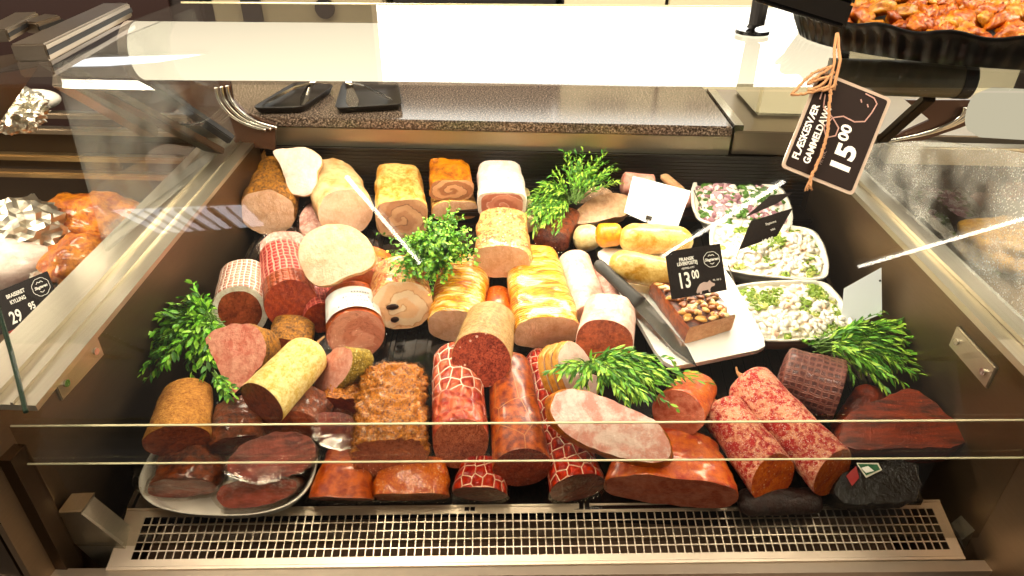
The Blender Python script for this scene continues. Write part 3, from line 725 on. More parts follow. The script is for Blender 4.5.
# ------------------------------------------------------------------ back row
roll('herb_coated_loin', 'pale meat loin with a brown herb crust, leftmost of the back row', 'cold cut', (268, 213), (284, 152), 27, S_HERB, F_PALE, .86, n=2.2, amp=.07, tilt=.3)
roll('turkey_breast', 'whole golden-skinned turkey breast tapering to a point at the back wall', 'cold cut', (346, 213), (321, 153), 28, S_TURK, F_TURK, .84, tb=.42, n=2.4, amp=.05, bulge=.16, lift=.004, liftb=.03, tilt=.3)
slab('turkey_slice', 'white slice of turkey with yellow skin edge leaning against the whole breast', 'cold cut',
     [(273, 151), (290, 148), (305, 147), (318, 154), (322, 163), (317, 172), (317, 182), (314, 192), (303, 196), (291, 193), (285, 180), (280, 165)], .10, (-.1, -.8, .6), .012, S_TURK, F_WHITE)
r, M, L, a, b = roll('rolled_pork_belly', 'boxy rolled pork belly with black-speckled yellow top and brown spiral cut', 'cold cut', (402, 219), (398, 168), 25.5, S_YEL, S_YEL, .84, n=4, amp=.05, tilt=.15)
def reface(r, mt):
    for c in r.children:
        if c.name.startswith('cut_face'): c.data.materials[0] = mt
reface(r, swirl('belly_spiral', a, b, 1.8, 'b08468', 'cda888', '5e3c2a', .2))
r, M, L, a, b = roll('rolled_pork_belly', 'small roasted pork belly roll lying on top of a yellow loaf by the back wall', 'cold cut', (452, 190), (448, 156), 22.5, S_BROWNR, S_BROWNR, .56, n=3, amp=.08, lift=.045, tilt=.1)
reface(r, swirl('belly_spiral_small', a, b, 1.7, 'a0684a', 'd8a884', '5a2e18', .6))
roll('herb_loaf', 'short yellow herb-dusted loaf underneath the small roasted belly roll', 'cold cut', (455, 211), (450, 182), 23, S_YEL, F_PALE, .5, n=3, amp=.04, tilt=.1)
r, M, L, a, b = roll('rolled_pork_belly', 'white lard-coated meat roll with a brown spiral cut, in the back row', 'cold cut', (502, 205), (499, 165), 25, S_LARD, S_LARD, .6, n=4, amp=.04, lift=.035, tilt=.1, rimw=.86, rim_mat=FAT)
reface(r, swirl('lard_spiral', a, b, 1.8, 'a86a58', 'c58a76', 'e6c4b4', .1))
roll('larded_loaf', 'pale loaf showing beneath the white lard-coated roll', 'cold cut', (515, 226), (510, 190), 22, S_CREAM, F_PALE, .45, n=3, tilt=.1)
roll('dark_smoked_meat', 'dark brown meat end wrapped in film under the dill', 'cold cut', (551, 240), (566, 212), 19, S_BEEF, F_BROWN, .62, n=3, wrap=FILM2, tilt=.1)

slab('roast_pork_piece', 'greyish slab of roast pork lying behind the golden sausages', 'cold cut', [(573, 215), (582, 205), (597, 196), (615, 193), (628, 197), (627, 214), (612, 218), (595, 222), (578, 224)], .035, (0, -.55, .83), .024, S_GREYM, S_GREYM, amp=.002)
roll('ham_piece', 'round pink ham piece at the back wall behind the blank white card', 'cold cut', (620, 182), (655, 186), 13, F_HAM, F_HAM, .95, lift=.02, tilt=0, closed=True)
roll('ham_piece', 'long pink ham strip sticking out at the right of the blank white card', 'cold cut', (692, 204), (655, 180), 8, F_HAM, F_HAM, .95, lift=.015, tilt=0, closed=True)
roll('thin_sausage', 'thin brownish sausage slanting behind the blank white card', 'cold cut', (683, 193), (661, 174), 5, S_GREYM, S_GREYM, 1, lift=.05, tilt=0, closed=True)
slab('plastic_bag_corner', 'crinkled clear plastic bag of grey meat below the dill', 'bag', [(575, 200), (583, 177), (598, 184), (612, 192), (600, 196), (586, 203)], .03, (-.2, -.6, .8), .012, S_GREYM, F_PALE, wrap=FILMM)
# sausages
roll('golden_sausage', 'cream-coloured sausage end, leftmost of the pale yellow sausages', 'sausage', (574, 240), (600, 236), 14, S_CREAM, F_PALE, 1, tilt=0, dome=.4, closed=True)
roll('golden_sausage', 'deep orange sausage end between cream and golden sausages', 'sausage', (596, 236), (622, 234), 12.5, S_WURSTO, F_PALE, 1, lift=.055, tilt=0, dome=.25, closed=True)
roll('golden_sausage', 'plump golden sausage directly under the blank white card', 'sausage', (619, 238), (693, 242), 16, S_WURST, F_PALE, 1, lift=.05, tilt=0, dome=.22, closed=True, bend=.02)
roll('golden_sausage', 'golden sausage with a tied tip lying left of the price card on the board', 'sausage', (609, 262), (684, 276), 16.5, S_WURST, F_PALE, 1, lift=.062, tilt=0, dome=.25, closed=True, bend=-.03)

# ------------------------------------------------------------------ upper left group
slab('wrapped_ham', 'frosty pink meat in crinkled film under the big turkey slice', 'cold cut', [(262, 240), (275, 232), (300, 233), (308, 250), (300, 266), (270, 262), (260, 252)], .05, (-.1, -.5, .85), .035, S_PINKF, S_PINKF, wrap=FILMM)
slab('wrapped_ham', 'pink meat in clear film between herb-crusted loin and turkey breast', 'cold cut', [(300, 215), (312, 203), (322, 222), (318, 236), (302, 236)], .03, (-.1, -.4, .9), .025, S_PINKF, S_PINKF, wrap=FILMM)
roll('netted_salami', 'dark red netted salami log with smooth brown end, left of the big round slice', 'salami', (292, 305), (281, 250), 26, gridnet('red_net', .035, .0095, 'a3181a', 'bb2a24', 'e89a84', .42, .009, xmin=.052, base=('8a3512', 'a84a1e')), F_RED, .92, n=2, amp=.02, lift=.012, tilt=.5, ns=20)
sal = bpy.data.objects['netted_salami']
roll('netted_salami', 'bright red netted salami mostly hidden behind the white-labelled ham', 'salami', (322, 318), (312, 268), 18, gridnet('red_net_small', .025, .008, '8a2018', 'a83426', 'd86a54', .5), F_RED, .9, tilt=.3)
roll('fat_wrapped_ham', 'netted ham in a thick white fat rim, beside the herbs at the left', 'cold cut', (240, 311), (246, 272), 26.5, gridnet('pale_net', .036, .0075, 'b8705c', 'd59a80', 'f8ecdc', .5), F_BROWN, .95, n=2.2, amp=.03, tilt=.4, rimw=.8, rim_mat=FAT)
slab('turkey_slice', 'big round pale turkey slice leaning on the netted red salami', 'cold cut', [(298, 254), (303, 238), (316, 228), (334, 224), (352, 227), (366, 238), (374, 252), (374, 264), (362, 272), (346, 277), (330, 285), (315, 285), (304, 274)], .115, (-.05, -.72, .7), .016, S_TURK, F_TURK)
roll('smoked_ham', 'small orange smoked ham with pale cut, left of the parsley', 'cold cut', (360, 284), (377, 256), 24, S_ORANGE, F_PALE, .8, tilt=.4, amp=.05, lift=.004)
r, M, L, a, b = roll('porchetta', 'pale roast pork roll stuffed with two black prunes', 'cold cut', (402, 306), (400, 268), 31, S_LOIN, S_TURK, .82, n=2.1, amp=.06, lift=.01, tilt=.35)
reface(r, swirl('porchetta_spiral', a, b, 1.7, 'efc29a', 'f8dfc0', 'c08050', .35))
for dx, dz in ((.30, .02), (.26, -.50)):
    mb = MB(); bm = bmesh.new(); bmesh.ops.create_icosphere(bm, subdivisions=2, radius=1)
    mb.add([M @ Vector((v.co.x*.003-.002+.35*dz*b, dx*a+v.co.y*(.0105 if dz > 0 else .0072)+noise.noise(v.co*2)*.002, dz*b+v.co.z*.0065)) for v in bm.verts], [[v.index for v in f.verts] for f in bm.faces]); bm.free()
    mb.build('prune', plain('prune', '2b120a', .35), r, smooth=True)
r, M, L, a, b = roll('labelled_ham', 'round ham in film with a large white label across its top', 'cold cut', (356, 335), (350, 292), 29, S_SMOKE, F_HAM, .8, amp=.015, lift=.003, tilt=.5, wrap=FILM2)
reface(r, swirl('labelled_ham_cut', a*2, b*2, 2.2, 'c27a66', 'd99a86', 'b06650', .1))
vv = []; ff = []
for i in range(9):
    for k in range(17):
        th = pi*(.12+.76*k/16); t = .10+.62*i/8; s = 1+(.9-1)*t
        vv.append(Vector((t*L+.5*b*sin(th)*s*(1-t)**3, a*cos(th)*s*1.03, b*sin(th)*s*1.03+.003)))
for i in range(8):
    for k in range(16): ff.append((i*17+k, (i+1)*17+k, (i+1)*17+k+1, i*17+k+1))
lab = mesh_obj('paper_label', vv, ff, LABELW); lab.parent = r
mb = MB()
for i, (x0, x1) in enumerate(((.2, .8), (.2, .7), (.25, .78), (.2, .6))):
    for k in range(int((x1-x0)*22)):
        if random.random() < .2: continue
        th = pi*(.88-(x0+k/22)*.7); t = .2+.12*i; s = (1+(.9-1)*t)*1.05
        p = Vector((t*L+.5*b*sin(th)*s*(1-t)**3, a*cos(th)*s, b*sin(th)*s+.0035)); mb.box((-.0016, -.0012, -.0002), (.0016, .0012, .0002), M @ Matrix.Translation(p) @ Matrix.Rotation(th-pi/2, 4, 'X'))
mb.build('printed_lines', PRINTG, r)
# roast beef etc.
slab('roast_beef', 'triangular pink roast beef with brown herb rind, right of the left herb bunch', 'cold cut', [(206, 337), (222, 327), (245, 323), (260, 329), (266, 345), (263, 362), (250, 378), (236, 392), (225, 390), (221, 375), (214, 360), (209, 350)], .085, (-.12, -.72, .68), .055, S_HERB, F_BEEFP, amp=.003)
roll('spiced_roast', 'brown spice-crusted roast behind the yellow sausage', 'cold cut', (284, 352), (296, 322), 24, S_HERB, F_BROWN, .7, amp=.06, tilt=.2)
r, M, L, a, b = roll('yellow_casing_sausage', 'thick yellow-cased sausage with dark red cut, lying diagonally on the pile', 'sausage', (262, 403), (316, 346), 27, S_YCAS, F_BROWN, .92, tb=.9, lift=.058, liftb=.055, tilt=.15, amp=.02, dome=.22)
MB().tube([M @ Vector((L*.985, 0, 0)), M @ Vector((L+.008, .001, .002)), M @ Vector((L+.016, -.004, .006)), M @ Vector((L+.02, .006, -.004))], [.004, .002, .0015, .0012], 6).build('casing_knot', TWINEM, r)
slab('peppered_salami', 'cut salami with a green pepper crust, right of the yellow sausage', 'salami', [(314, 388), (319, 370), (330, 352), (342, 347), (351, 350), (352, 362), (346, 377), (334, 390), (323, 394)], .075, (-.62, -.6, .5), .04, S_NUTP, F_HAM, amp=.003)
# lower left
roll('crumbed_sausage', 'brown crumb-cased sausage standing above the oval dish at the left', 'sausage', (177, 441), (188, 388), 32, S_PAPER, F_BROWN, .76, tb=.8, lift=.04, liftb=.02, tilt=-.15, amp=.03)
slab('smoked_beef', 'large dark smoked beef joint with reddish cut on the oval dish', 'cold cut', [(228, 470), (230, 456), (240, 446), (258, 437), (280, 432), (305, 435), (317, 448), (313, 463), (298, 473), (270, 480), (245, 480)], .072, (.28, -.62, .72), .085, S_BEEF, F_STREAK, amp=.004, back_scale=.9, wrap=FILMM)
roll('smoked_beef', 'dark brown smoked beef joint behind the oval dish, right of the crumbed sausage', 'cold cut', (236, 446), (240, 402), 27, S_BEEF, F_STREAK, .7, lift=.022, tilt=-.1, amp=.12, wrap=FILMM)
roll('smoked_beef', 'film-wrapped smoked beef at the left end of the oval dish', 'cold cut', (184, 488), (196, 450), 35, S_BEEF, F_STREAK, .55, n=2.6, tb=.8, lift=.008, tilt=-.1, amp=.12, wrap=FILMM)
slab('smoked_beef', 'narrow dark beef piece lying in front on the oval dish', 'cold cut', [(216, 495), (226, 484), (255, 479), (285, 477), (297, 483), (292, 494), (272, 503), (245, 508), (224, 507)], .036, (0, -.75, .65), .045, S_BEEF, F_STREAK, amp=.003, wrap=FILM2)
slab('plastic_knot', 'twisted clear film end of the wrapped beef at the left of the dish', 'packing film', [(131, 468), (140, 462), (150, 468), (152, 480), (146, 492), (134, 486)], .05, (-.2, -.5, .8), .02, FILMM, FILMM, amp=.006)
roll('smoked_brisket', 'dark red brisket with glossy skin between the beef and the nut-crusted loaf', 'cold cut', (285, 425), (300, 392), 40, S_BEEF, F_BROWN, .5, lift=.02, tilt=.3, amp=.08)
# dish
def dish():
    C0 = PT(230, 470, .03); A = (PT(312, 470, .03)-PT(146, 470, .03)).length/2; B = (PT(230, 431, .03)-PT(230, 512, .03)).length/2
    up = Vector((0, -SL, 1)).normalized(); ex = Vector((1, 0, 0)); ey = up.cross(ex)
    Mx = Matrix((ex, ey, up)).transposed().to_4x4(); Mx.translation = C0-up*.029
    prof = [(.80, .0), (.84, .002), (.93, .016), (1.0, .030), (1.04, .033), (1.045, .031), (1.0, .026), (.95, .012), (.84, .005), (.4, .004), (.02, .004)]
    v = []; N = 64; f = []
    for s, z in prof:
        for k in range(N):
            t = 2*pi*k/N; e = 2/2.6
            v.append(Vector((A*s*sgn(cos(t))*abs(cos(t))**e, B*s*sgn(sin(t))*abs(sin(t))**e, z)))
    for i in range(len(prof)-1):
        for k in range(N): f.append((i*N+k, i*N+(k+1) % N, (i+1)*N+(k+1) % N, (i+1)*N+k))
    f.append(tuple(reversed(range(N)))); f.append(tuple((len(prof)-1)*N+k for k in range(N)))
    tag(mesh_obj('oval_dish', v, f, WHITEP, mw=Mx), 'white oval porcelain dish holding dark smoked meats at the front left', 'dish')
dish()
# ------------------------------------------------------------------ middle
roll('scored_pork_roast', 'golden pork roast with fine scored crackling under the parsley', 'cold cut', (454, 326), (466, 262), 27, S_GOLD2, F_PALE, .72, tb=1.05, n=2.6, amp=.05, tilt=.2, ridge=(.0065, .0012), NT=60)
roll('scored_pork_roast', 'largest golden crackling roast, a broad slab right of centre', 'cold cut', (547, 333), (530, 250), 34, S_GOLD, F_PALE, .55, tb=.85, n=3, amp=.05, tilt=.2, lift=.01, wrap=None)
roll('roast_pork_loin', 'glossy roasted pork loin with plain pale cut, top of the pile behind the centre', 'cold cut', (503, 262), (503, 216), 29, S_LOIN, F_PALE, .62, n=2.6, amp=.06, tilt=.25, lift=.04)
roll('roast_pork_piece', 'dark orange meat end in the gap between the two crackling roasts', 'cold cut', (500, 322), (497, 290), 14, S_ORANGE, F_SMOKE, .8, tilt=.1)
roll('blood_sausage', 'grey-cased coarse sausage with dark red speckled cut, centre of the pile', 'sausage', (481, 360), (492, 315), 31, S_GREY, F_BLOOD, .9, tb=.85, amp=.02, lift=.052, liftb=.03, tilt=.35)
roll('nut_crusted_loaf', 'large meat loaf thickly coated in golden nuts, wrapped in film', 'meat loaf', (390, 460), (394, 374), 36.5, S_CRUMB, F_CRUMB, .78, tb=.95, n=3, amp=.12, ns=130, lift=.018, liftb=.006, tilt=.15, wrap=FILM2, NT=60, NA=90)
roll('nut_crusted_loaf', 'smaller nut-crusted loaf left of the large one', 'meat loaf', (341, 412), (348, 385), 22, S_CRUMB, F_DARK, .8, n=2.6, amp=.12, ns=130, tilt=.2, lift=.01, NT=50, NA=70)
slab('dark_smoked_meat', 'dark purple meat slice in film below the smaller nut-crusted loaf', 'cold cut', [(314, 416), (332, 412), (350, 415), (355, 430), (354, 446), (336, 448), (318, 440)], .055, (-.05, -.6, .75), .03, S_BEEF, F_DARK, wrap=FILM2)
roll('hexnet_salami', 'salami with white honeycomb net, its brown cut facing forward, left of centre', 'salami', (461, 444), (456, 350), 29, hexnet('hex_net', .04, .019, '9a3420', 'd07a60', 'f6d8c0', .07, .35, xmin=.075), F_CRUMB, .92, tb=.9, amp=.04, tilt=.45, lift=.016, liftb=.012)
roll('hexnet_salami', 'dark-cut honeycomb-netted sausage in film, lowest in front at the centre', 'salami', (481, 494), (484, 462), 27.5, hexnet('hex_net_b', .035, .018, '9c2a12', 'c24a22', 'f2c6a6', .06), F_DARK, .72, amp=.06, tilt=-.2, wrap=FILM2)
roll('smoked_sausage', 'thick smooth orange smoked sausage with fine dark cut, centre front', 'sausage', (522, 468), (508, 358), 30, hexnet('netmarked_casing', .05, .055, '702a12', 'b4602e', 'b06a30', .02, .42, rnd=.6, bmp=.15), F_SALAMI, .9, tb=.8, amp=.02, tilt=.12, lift=.02, liftb=.006)
roll('hexnet_salami', 'long honeycomb-netted sausage in loose film, right of the smooth orange sausage', 'salami', (578, 488), (536, 350), 29, hexnet('hex_net_c', .036, .018, 'a02a0e', 'cc5026', 'f4d0b0', .06), F_DARK, .88, tb=.55, amp=.05, tilt=-.05, wrap=FILMM)
roll('wrapped_smoked_ham', 'shiny brown smoked ham tightly wrapped in film, front row right of the dish', 'cold cut', (341, 499), (352, 452), 32, S_SMOKE, F_SMOKE, .62, tb=.75, n=2.8, amp=.05, tilt=-.55, wrap=FILMM)
roll('granular_loaf', 'orange granular meat loaf in clear film under the large nut-crusted loaf', 'meat loaf', (411, 497), (414, 462), 37, S_ORAN2, S_ORAN2, .45, tb=.95, n=3.2, amp=.08, tilt=-.3, wrap=FILMM)
# ------------------------------------------------------------------ centre right
roll('pale_sausage', 'pale pink sausage in white film lying under the knife handle', 'sausage', (591, 318), (572, 256), 20, S_PALE, F_HAMP, .9, amp=.03, tilt=.1, lift=.004)
roll('pink_sausage', 'slim reddish sausage squeezed between pale sausage and cutting board', 'sausage', (616, 310), (598, 270), 10, S_PINKF, F_HAM, 1, tilt=.1, wrap=FILM2)
roll('pale_liver_sausage', 'short thick white-cased sausage with brown cut, below the knife', 'sausage', (604, 344), (611, 305), 29, S_PALE, F_BROWN, .72, n=2.3, amp=.02, lift=.035, liftb=.022, tilt=.65, tb=.95)
NS = Vector((.72, -.5, .48)).normalized()
for i in range(3):
    o, Ms = slab('rind_ham_slice', ['front-facing pale ham slice with amber rind, rightmost of three', 'middle of three ham slices with amber rind', 'outermost left of three ham slices with amber rind'][i], 'cold cut',
         [(561, 348), (569, 341), (580, 346), (590, 360), (598, 380), (597, 398), (582, 404), (570, 396), (562, 378), (558, 360)], .075, NS, .0125, RIND, F_HAMP, amp=.001, back_scale=1.0)
    o.matrix_world = Matrix.Translation(-NS*.0138*i+Vector((0, 0, -.002*i))) @ o.matrix_world
slab('ham_slice', 'big pale pink ham slice with brown edge lying over the front row', 'cold cut', [(550, 404), (556, 393), (570, 389), (588, 391), (610, 399), (632, 409), (653, 419), (666, 433), (671, 450), (667, 461), (650, 463), (625, 459), (600, 451), (578, 442), (562, 431), (552, 417)], .115, (0, -.62, .78), .022, S_BROWNR, F_HAMS, amp=.0022, back_scale=1.07)
roll('smoked_ham', 'largest orange smoked ham with long pink cut side, right of centre in front', 'cold cut', (671, 492), (668, 437), 68, S_ORANGE, F_SMOKE, .42, tb=.72, n=2.7, amp=.04, tilt=-.15, liftb=.0, lift=.0, bulge=.0)
roll('smoked_ham', 'small rounded smoked ham with net and tied end, beside the central herb bunch', 'cold cut', (678, 413), (700, 383), 27, S_ORANGE, F_SMOKE, .82, tb=.75, amp=.04, tilt=.3, lift=.045, liftb=.02)
# salamis at right
r, M, L, a, b = roll('bloomed_salami', 'red salami dusted with white mould, the left one of the pair', 'salami', (773, 478), (718, 405), 27, S_MOLD, F_CHOR, .95, tb=.88, amp=.04, lift=.016, tilt=.45, dome=.1)
MB().tube([M @ Vector((L*.99, 0, 0)), M @ Vector((L+.01, .004, .004)), M @ Vector((L+.02, .002, .012))], [.006, .0022, .001], 6).build('casing_knot', TWINEM, r)
r, M, L, a, b = roll('bloomed_salami', 'red salami dusted with white mould, the right and higher one of the pair', 'salami', (833, 473), (743, 378), 27, S_MOLD, F_CHOR, .95, tb=1.02, amp=.04, lift=.02, tilt=.35, dome=.08)
MB().tube([M @ Vector((L*.99, 0, 0)), M @ Vector((L+.01, .004, .004)), M @ Vector((L+.017, .002, .008))], [.006, .0022, .001], 6).build('casing_knot', TWINEM, r)
roll('netted_dark_ham', 'dark purple netted cured ham behind the right salami', 'cold cut', (838, 392), (778, 374), 32, gridnet('dark_net', .04, .009, '3a1410', '5c241c', '7a4436', .1), F_RED, 1.0, n=2.2, amp=.04, tilt=0, lift=.003)
slab('cured_beef', 'flat dark red block of cured beef at the right end of the case', 'cold cut', [(838, 436), (845, 420), (862, 406), (885, 398), (908, 388), (928, 397), (945, 411), (958, 424), (967, 440), (955, 447), (930, 448), (895, 449), (862, 450), (845, 447)], .066, (.02, -.34, .94), .05, S_CURED, S_CURED, amp=.005, back_scale=1.0, k=4)
roll('cured_beef', 'dark reddish cured beef end tucked between netted ham and the flat block', 'cold cut', (848, 432), (872, 392), 17, S_CURED, F_RED, .9, tilt=.2, amp=.08, lift=.002)
roll('dark_packed_sausage', 'almost black film-wrapped sausage under the two red salamis', 'sausage', (738, 503), (822, 500), 15, S_BLACKW, S_BLACKW, .8, tilt=0, closed=True, amp=.1)
r, M = slab('black_meat_pack', 'shiny black packaged meat with red, green and white label at the front right', 'packaged meat', [(836, 482), (850, 468), (880, 462), (912, 461), (920, 475), (918, 498), (890, 503), (860, 505), (840, 500)], .04, (0, -.45, .89), .035, CRINK, CRINK, amp=.006)
PM[r.name] = M
inv = M.inverted()
def lab3(px, mat, off):
    n_ = M.to_3x3() @ Vector((-1, 0, 0)); c0 = M.translation; q = []
    for x, y in px:
        d = ray(x, y); q.append(CC+d*((c0+n_*off-CC).dot(n_)/d.dot(n_)))
    mb = MB(); mb.prism(q, n_*.0004); return mb.build('sticker', mat, r)
lab3([(846, 476), (856, 466), (859, 478), (852, 486)], plain('label_red', 'a01818', .4), .0075)
lab3([(856, 463), (878, 463), (882, 470), (866, 478)], plain('label_cream', 'e0d8c4', .4), .0075)
lab3([(858, 464), (877, 464.5), (880, 469.5), (866, 475.5)], plain('label_green', '1f5a34', .4), .0082)
lab3([(861, 468), (868, 466), (874, 471), (866, 473)], plain('label_white', 'f2efe8', .4), .009)

# ------------------------------------------------------------------ herbs
G1 = [plain('leaf_green_a', '6cb422', .45), plain('leaf_green_b', '356c12', .45), plain('leaf_green_c', '94cc3a', .45)]
G2 = [plain('parsley_a', '6cae24', .45), plain('parsley_b', '437c14', .45), plain('parsley_c', '9ccc3c', .45)]
G3 = [plain('dill_a', '6fae26', .5), plain('dill_b', '3f7e18', .5), plain('dill_c', 'a8cf44', .5)]
herbs('herb_bunch', 'leafy green herb bunch against the left wall of the case', PT(212, 322, .07), [PT(138, 388, .04), PT(140, 350, .05), PT(165, 310, .08), PT(195, 295, .09), PT(180, 375, .07), PT(210, 368, .08), PT(150, 330, .07)], G1, 90, .0145, .0032, 20, .016, .03, .55)
herbs('herb_bunch', 'tail of green herbs hanging between roast beef and brown crumbed sausage', PT(214, 372, .10), [PT(236, 408, .10), PT(232, 400, .11), PT(222, 395, .10)], G1, 9, .013, .003, 10, .006, .004, .5)
herbs('parsley_bunch', 'bright bushy parsley bunch lying in the middle of the back rows', PT(440, 262, .075), [PT(388, 262, .12), PT(400, 235, .15), PT(425, 216, .15), PT(455, 208, .15), PT(476, 225, .15), PT(470, 252, .12), PT(430, 290, .10), PT(405, 280, .11), PT(440, 240, .17)], G2, 175, .0075, .003, 18, .014, .02, .85, cat='herbs')
herbs('dill_bunch', 'feathery dill bunch lying along the back wall', PT(568, 198, .05), [PT(530, 222, .05), PT(528, 200, .06), PT(545, 182, .09), PT(545, 235, .05)], G3, 70, .014, .0015, 20, .012, .015, .5)
herbs('dill_bunch', 'leafier herb sprigs rising against the back wall, right of the dill', PT(575, 200, .07), [PT(555, 155, .10), PT(585, 148, .12), PT(608, 152, .10), PT(625, 172, .08), PT(600, 165, .12)], G3, 50, .012, .0019, 18, .012, .015, .5)
herbs('herb_bunch', 'bright tarragon-like herb bunch draped over the front hams', PT(592, 366, .10), [PT(692, 378, .09), PT(660, 365, .12), PT(652, 405, .12), PT(630, 400, .13), PT(680, 395, .10), PT(560, 378, .12), PT(640, 360, .12)], G3, 95, .015, .0021, 19, .013, .025, .4)
herbs('herb_bunch', 'long-leaved green herb bunch against the right wall of the case', PT(822, 348, .05), [PT(932, 320, .07), PT(925, 345, .07), PT(905, 380, .07), PT(890, 388, .07), PT(915, 362, .07), PT(880, 325, .09), PT(935, 332, .06)], G3, 95, .017, .0022, 19, .014, .03, .38)
herbs('herb_sprig', 'small green sprig at the foot of the white salad bowls', PT(830, 352, .03), [PT(806, 340, .05), PT(815, 335, .05)], G3, 8, .014, .003, 8, .006, .01, .5)

# ------------------------------------------------------------------ cutting board, pate, knife
U = Vector((0, -SL, 1)).normalized()
BP = [(598, 252), (604, 248), (640, 250), (712, 250), (735, 284), (764, 338), (765, 346), (758, 350), (690, 364), (673, 366), (664, 361), (655, 350)]
C0 = PT(690, 300, .052); Wp = []
for x, y in BP:
    d = ray(x, y); Wp.append(CC+d*((C0-CC).dot(U)/d.dot(U)))
mb = MB(); mb.prism(Wp, -U*.009); bd = mb.build('cutting_board', WHITEB); tag(bd, 'white plastic cutting board lying on the meats under the pate', 'cutting board')
def onb(x, y, h=0):
    d = ray(x, y); return CC+d*((C0+U*h-CC).dot(U)/d.dot(U))
# pate block: front face corners on the board
fl, fr_ = onb(684, 344), onb(731, 330); bl = onb(648, 296); ax = (bl-fl); ax = ax-U*ax.dot(U); H = .037; rt = (fr_-fl)
Wd = [fl, fr_, fr_+ax, fl+ax]
me_v = []; seedv = Vector((3, 1, 2))
mb = MB()
nu, nv = 12, 10
def P3(u, v, w):   # u along front, v up, w depth
    p = fl+rt*u+U*(H*v)+ax*w
    c = (fl+rt*.5+U*H*.5+ax*w); k = 1-.05*((abs(2*u-1))**6*(abs(2*v-1))**6)
    p = c+(p-c)*k; return p+Vector((noise.noise(p*60), noise.noise(p*60+seedv), noise.noise(p*60-seedv)))*.0012
def grid(mb, fn, n1, n2):
    vs_ = [fn(i/n1, j/n2) for i in range(n1+1) for j in range(n2+1)]
    mb.add(vs_, [(i*(n2+1)+j, (i+1)*(n2+1)+j, (i+1)*(n2+1)+j+1, i*(n2+1)+j+1) for i in range(n1) for j in range(n2)])
grid(mb, lambda a_, b_: P3(0, b_, a_), 12, 6); grid(mb, lambda a_, b_: P3(1, b_, a_), 12, 6); grid(mb, lambda a_, b_: P3(a_, 1, b_), 12, 12); grid(mb, lambda a_, b_: P3(a_, b_, 1), 12, 6); grid(mb, lambda a_, b_: P3(a_, 0, b_), 12, 6)
pt_ = mb.build('liver_pate', S_GLAZE, smooth=False); tag(pt_, 'block of baked liver pate topped with mushrooms on the white cutting board', 'pate')
mb = MB(); grid(mb, lambda a_, b_: P3(a_, b_, -.004), 12, 6); mb.build('cut_face', F_PATE, pt_)
mb = MB(); grid(mb, lambda a_, b_: P3(a_, 1.012, b_), 8, 8); mb.build('glaze', meat('dark_glaze', '2a1006', '6a3214', 60, coat=.9), pt_)
TOP = [plain('mushroom_brown', 'a85a1c', .3, 0, .4, 200, coat=.6, var=.5), plain('mushroom_gold', 'e0a048', .3, 0, .4, 200, coat=.6, var=.4), plain('onion_cream', 'f0cf90', .3, 0, .3, 200, coat=.6, var=.3)]
def blob(c, rx, ry, rz, rot, seed, amp=.3, sub=2):
    bm = bmesh.new(); bmesh.ops.create_icosphere(bm, subdivisions=sub, radius=1); Mx = Matrix.Translation(c) @ rot
    v = [Mx @ Vector((q.co.x*rx, q.co.y*ry, q.co.z*rz))*1.0 if False else Mx @ (Vector((q.co.x*rx, q.co.y*ry, q.co.z*rz))*(1+amp*noise.noise(q.co*1.7+Vector((seed, 0, 0))))) for q in bm.verts]
    f = [[q.index for q in g.verts] for g in bm.faces]; bm.free(); return v, f
rnd = random.Random(3)
for i in range(80):
    u, w_ = rnd.uniform(.06, .94), rnd.uniform(.03, .92)
    c = fl+rt*u+U*(H+.0008+rnd.random()*.001)+ax*w_; mb = MB()
    mb.add(*blob(c, .0085, .0048, .0028, Matrix.Rotation(rnd.uniform(0, 6.28), 4, 'Z'), i*3.1)); mb.build('mushroom_piece', TOP[(0, 1, 0, 2, 1)[i % 5]], pt_, smooth=True)
# knife
h0, h1, t1 = onb(596, 262, .045), onb(640, 303, .022), onb(697, 367, .004)
kn = empty('knife', h0.lerp(t1, .5), 'kitchen knife with black handle lying across the white board, blade toward the front', 'knife')
dk = (h1-h0); Mk = frame(h0, dk); Lk = dk.length
prof = [(0, .004, .004), (.03, .010, .008), (.12, .0125, .009), (.3, .011, .0085), (.6, .0125, .009), (.85, .0125, .009), (.93, .015, .009), (1, .016, .007)]
mb = MB(); v = []; N = 16
for t, a_, b_ in prof:
    for k in range(N): v.append(Mk @ Vector((t*Lk, a_*cos(2*pi*k/N), b_*sin(2*pi*k/N))))
f = [(i*N+k, i*N+(k+1) % N, (i+1)*N+(k+1) % N, (i+1)*N+k) for i in range(len(prof)-1) for k in range(N)]+[tuple(range(N)), tuple((len(prof)-1)*N+k for k in range(N))]
mb.add(v, f); mb.build('handle', plain('handle_black', '2a2723', .5), kn, smooth=True)
db = (t1-h1); sd = U.cross(db).normalized(); 
bl_ = [h1+sd*.013, h1.lerp(t1, .75)+sd*.010, t1, h1.lerp(t1, .7)-sd*.012, h1-sd*.015]
mb = MB(); mb.prism(bl_, U*.0014); mb.build('blade', CHROME, kn)

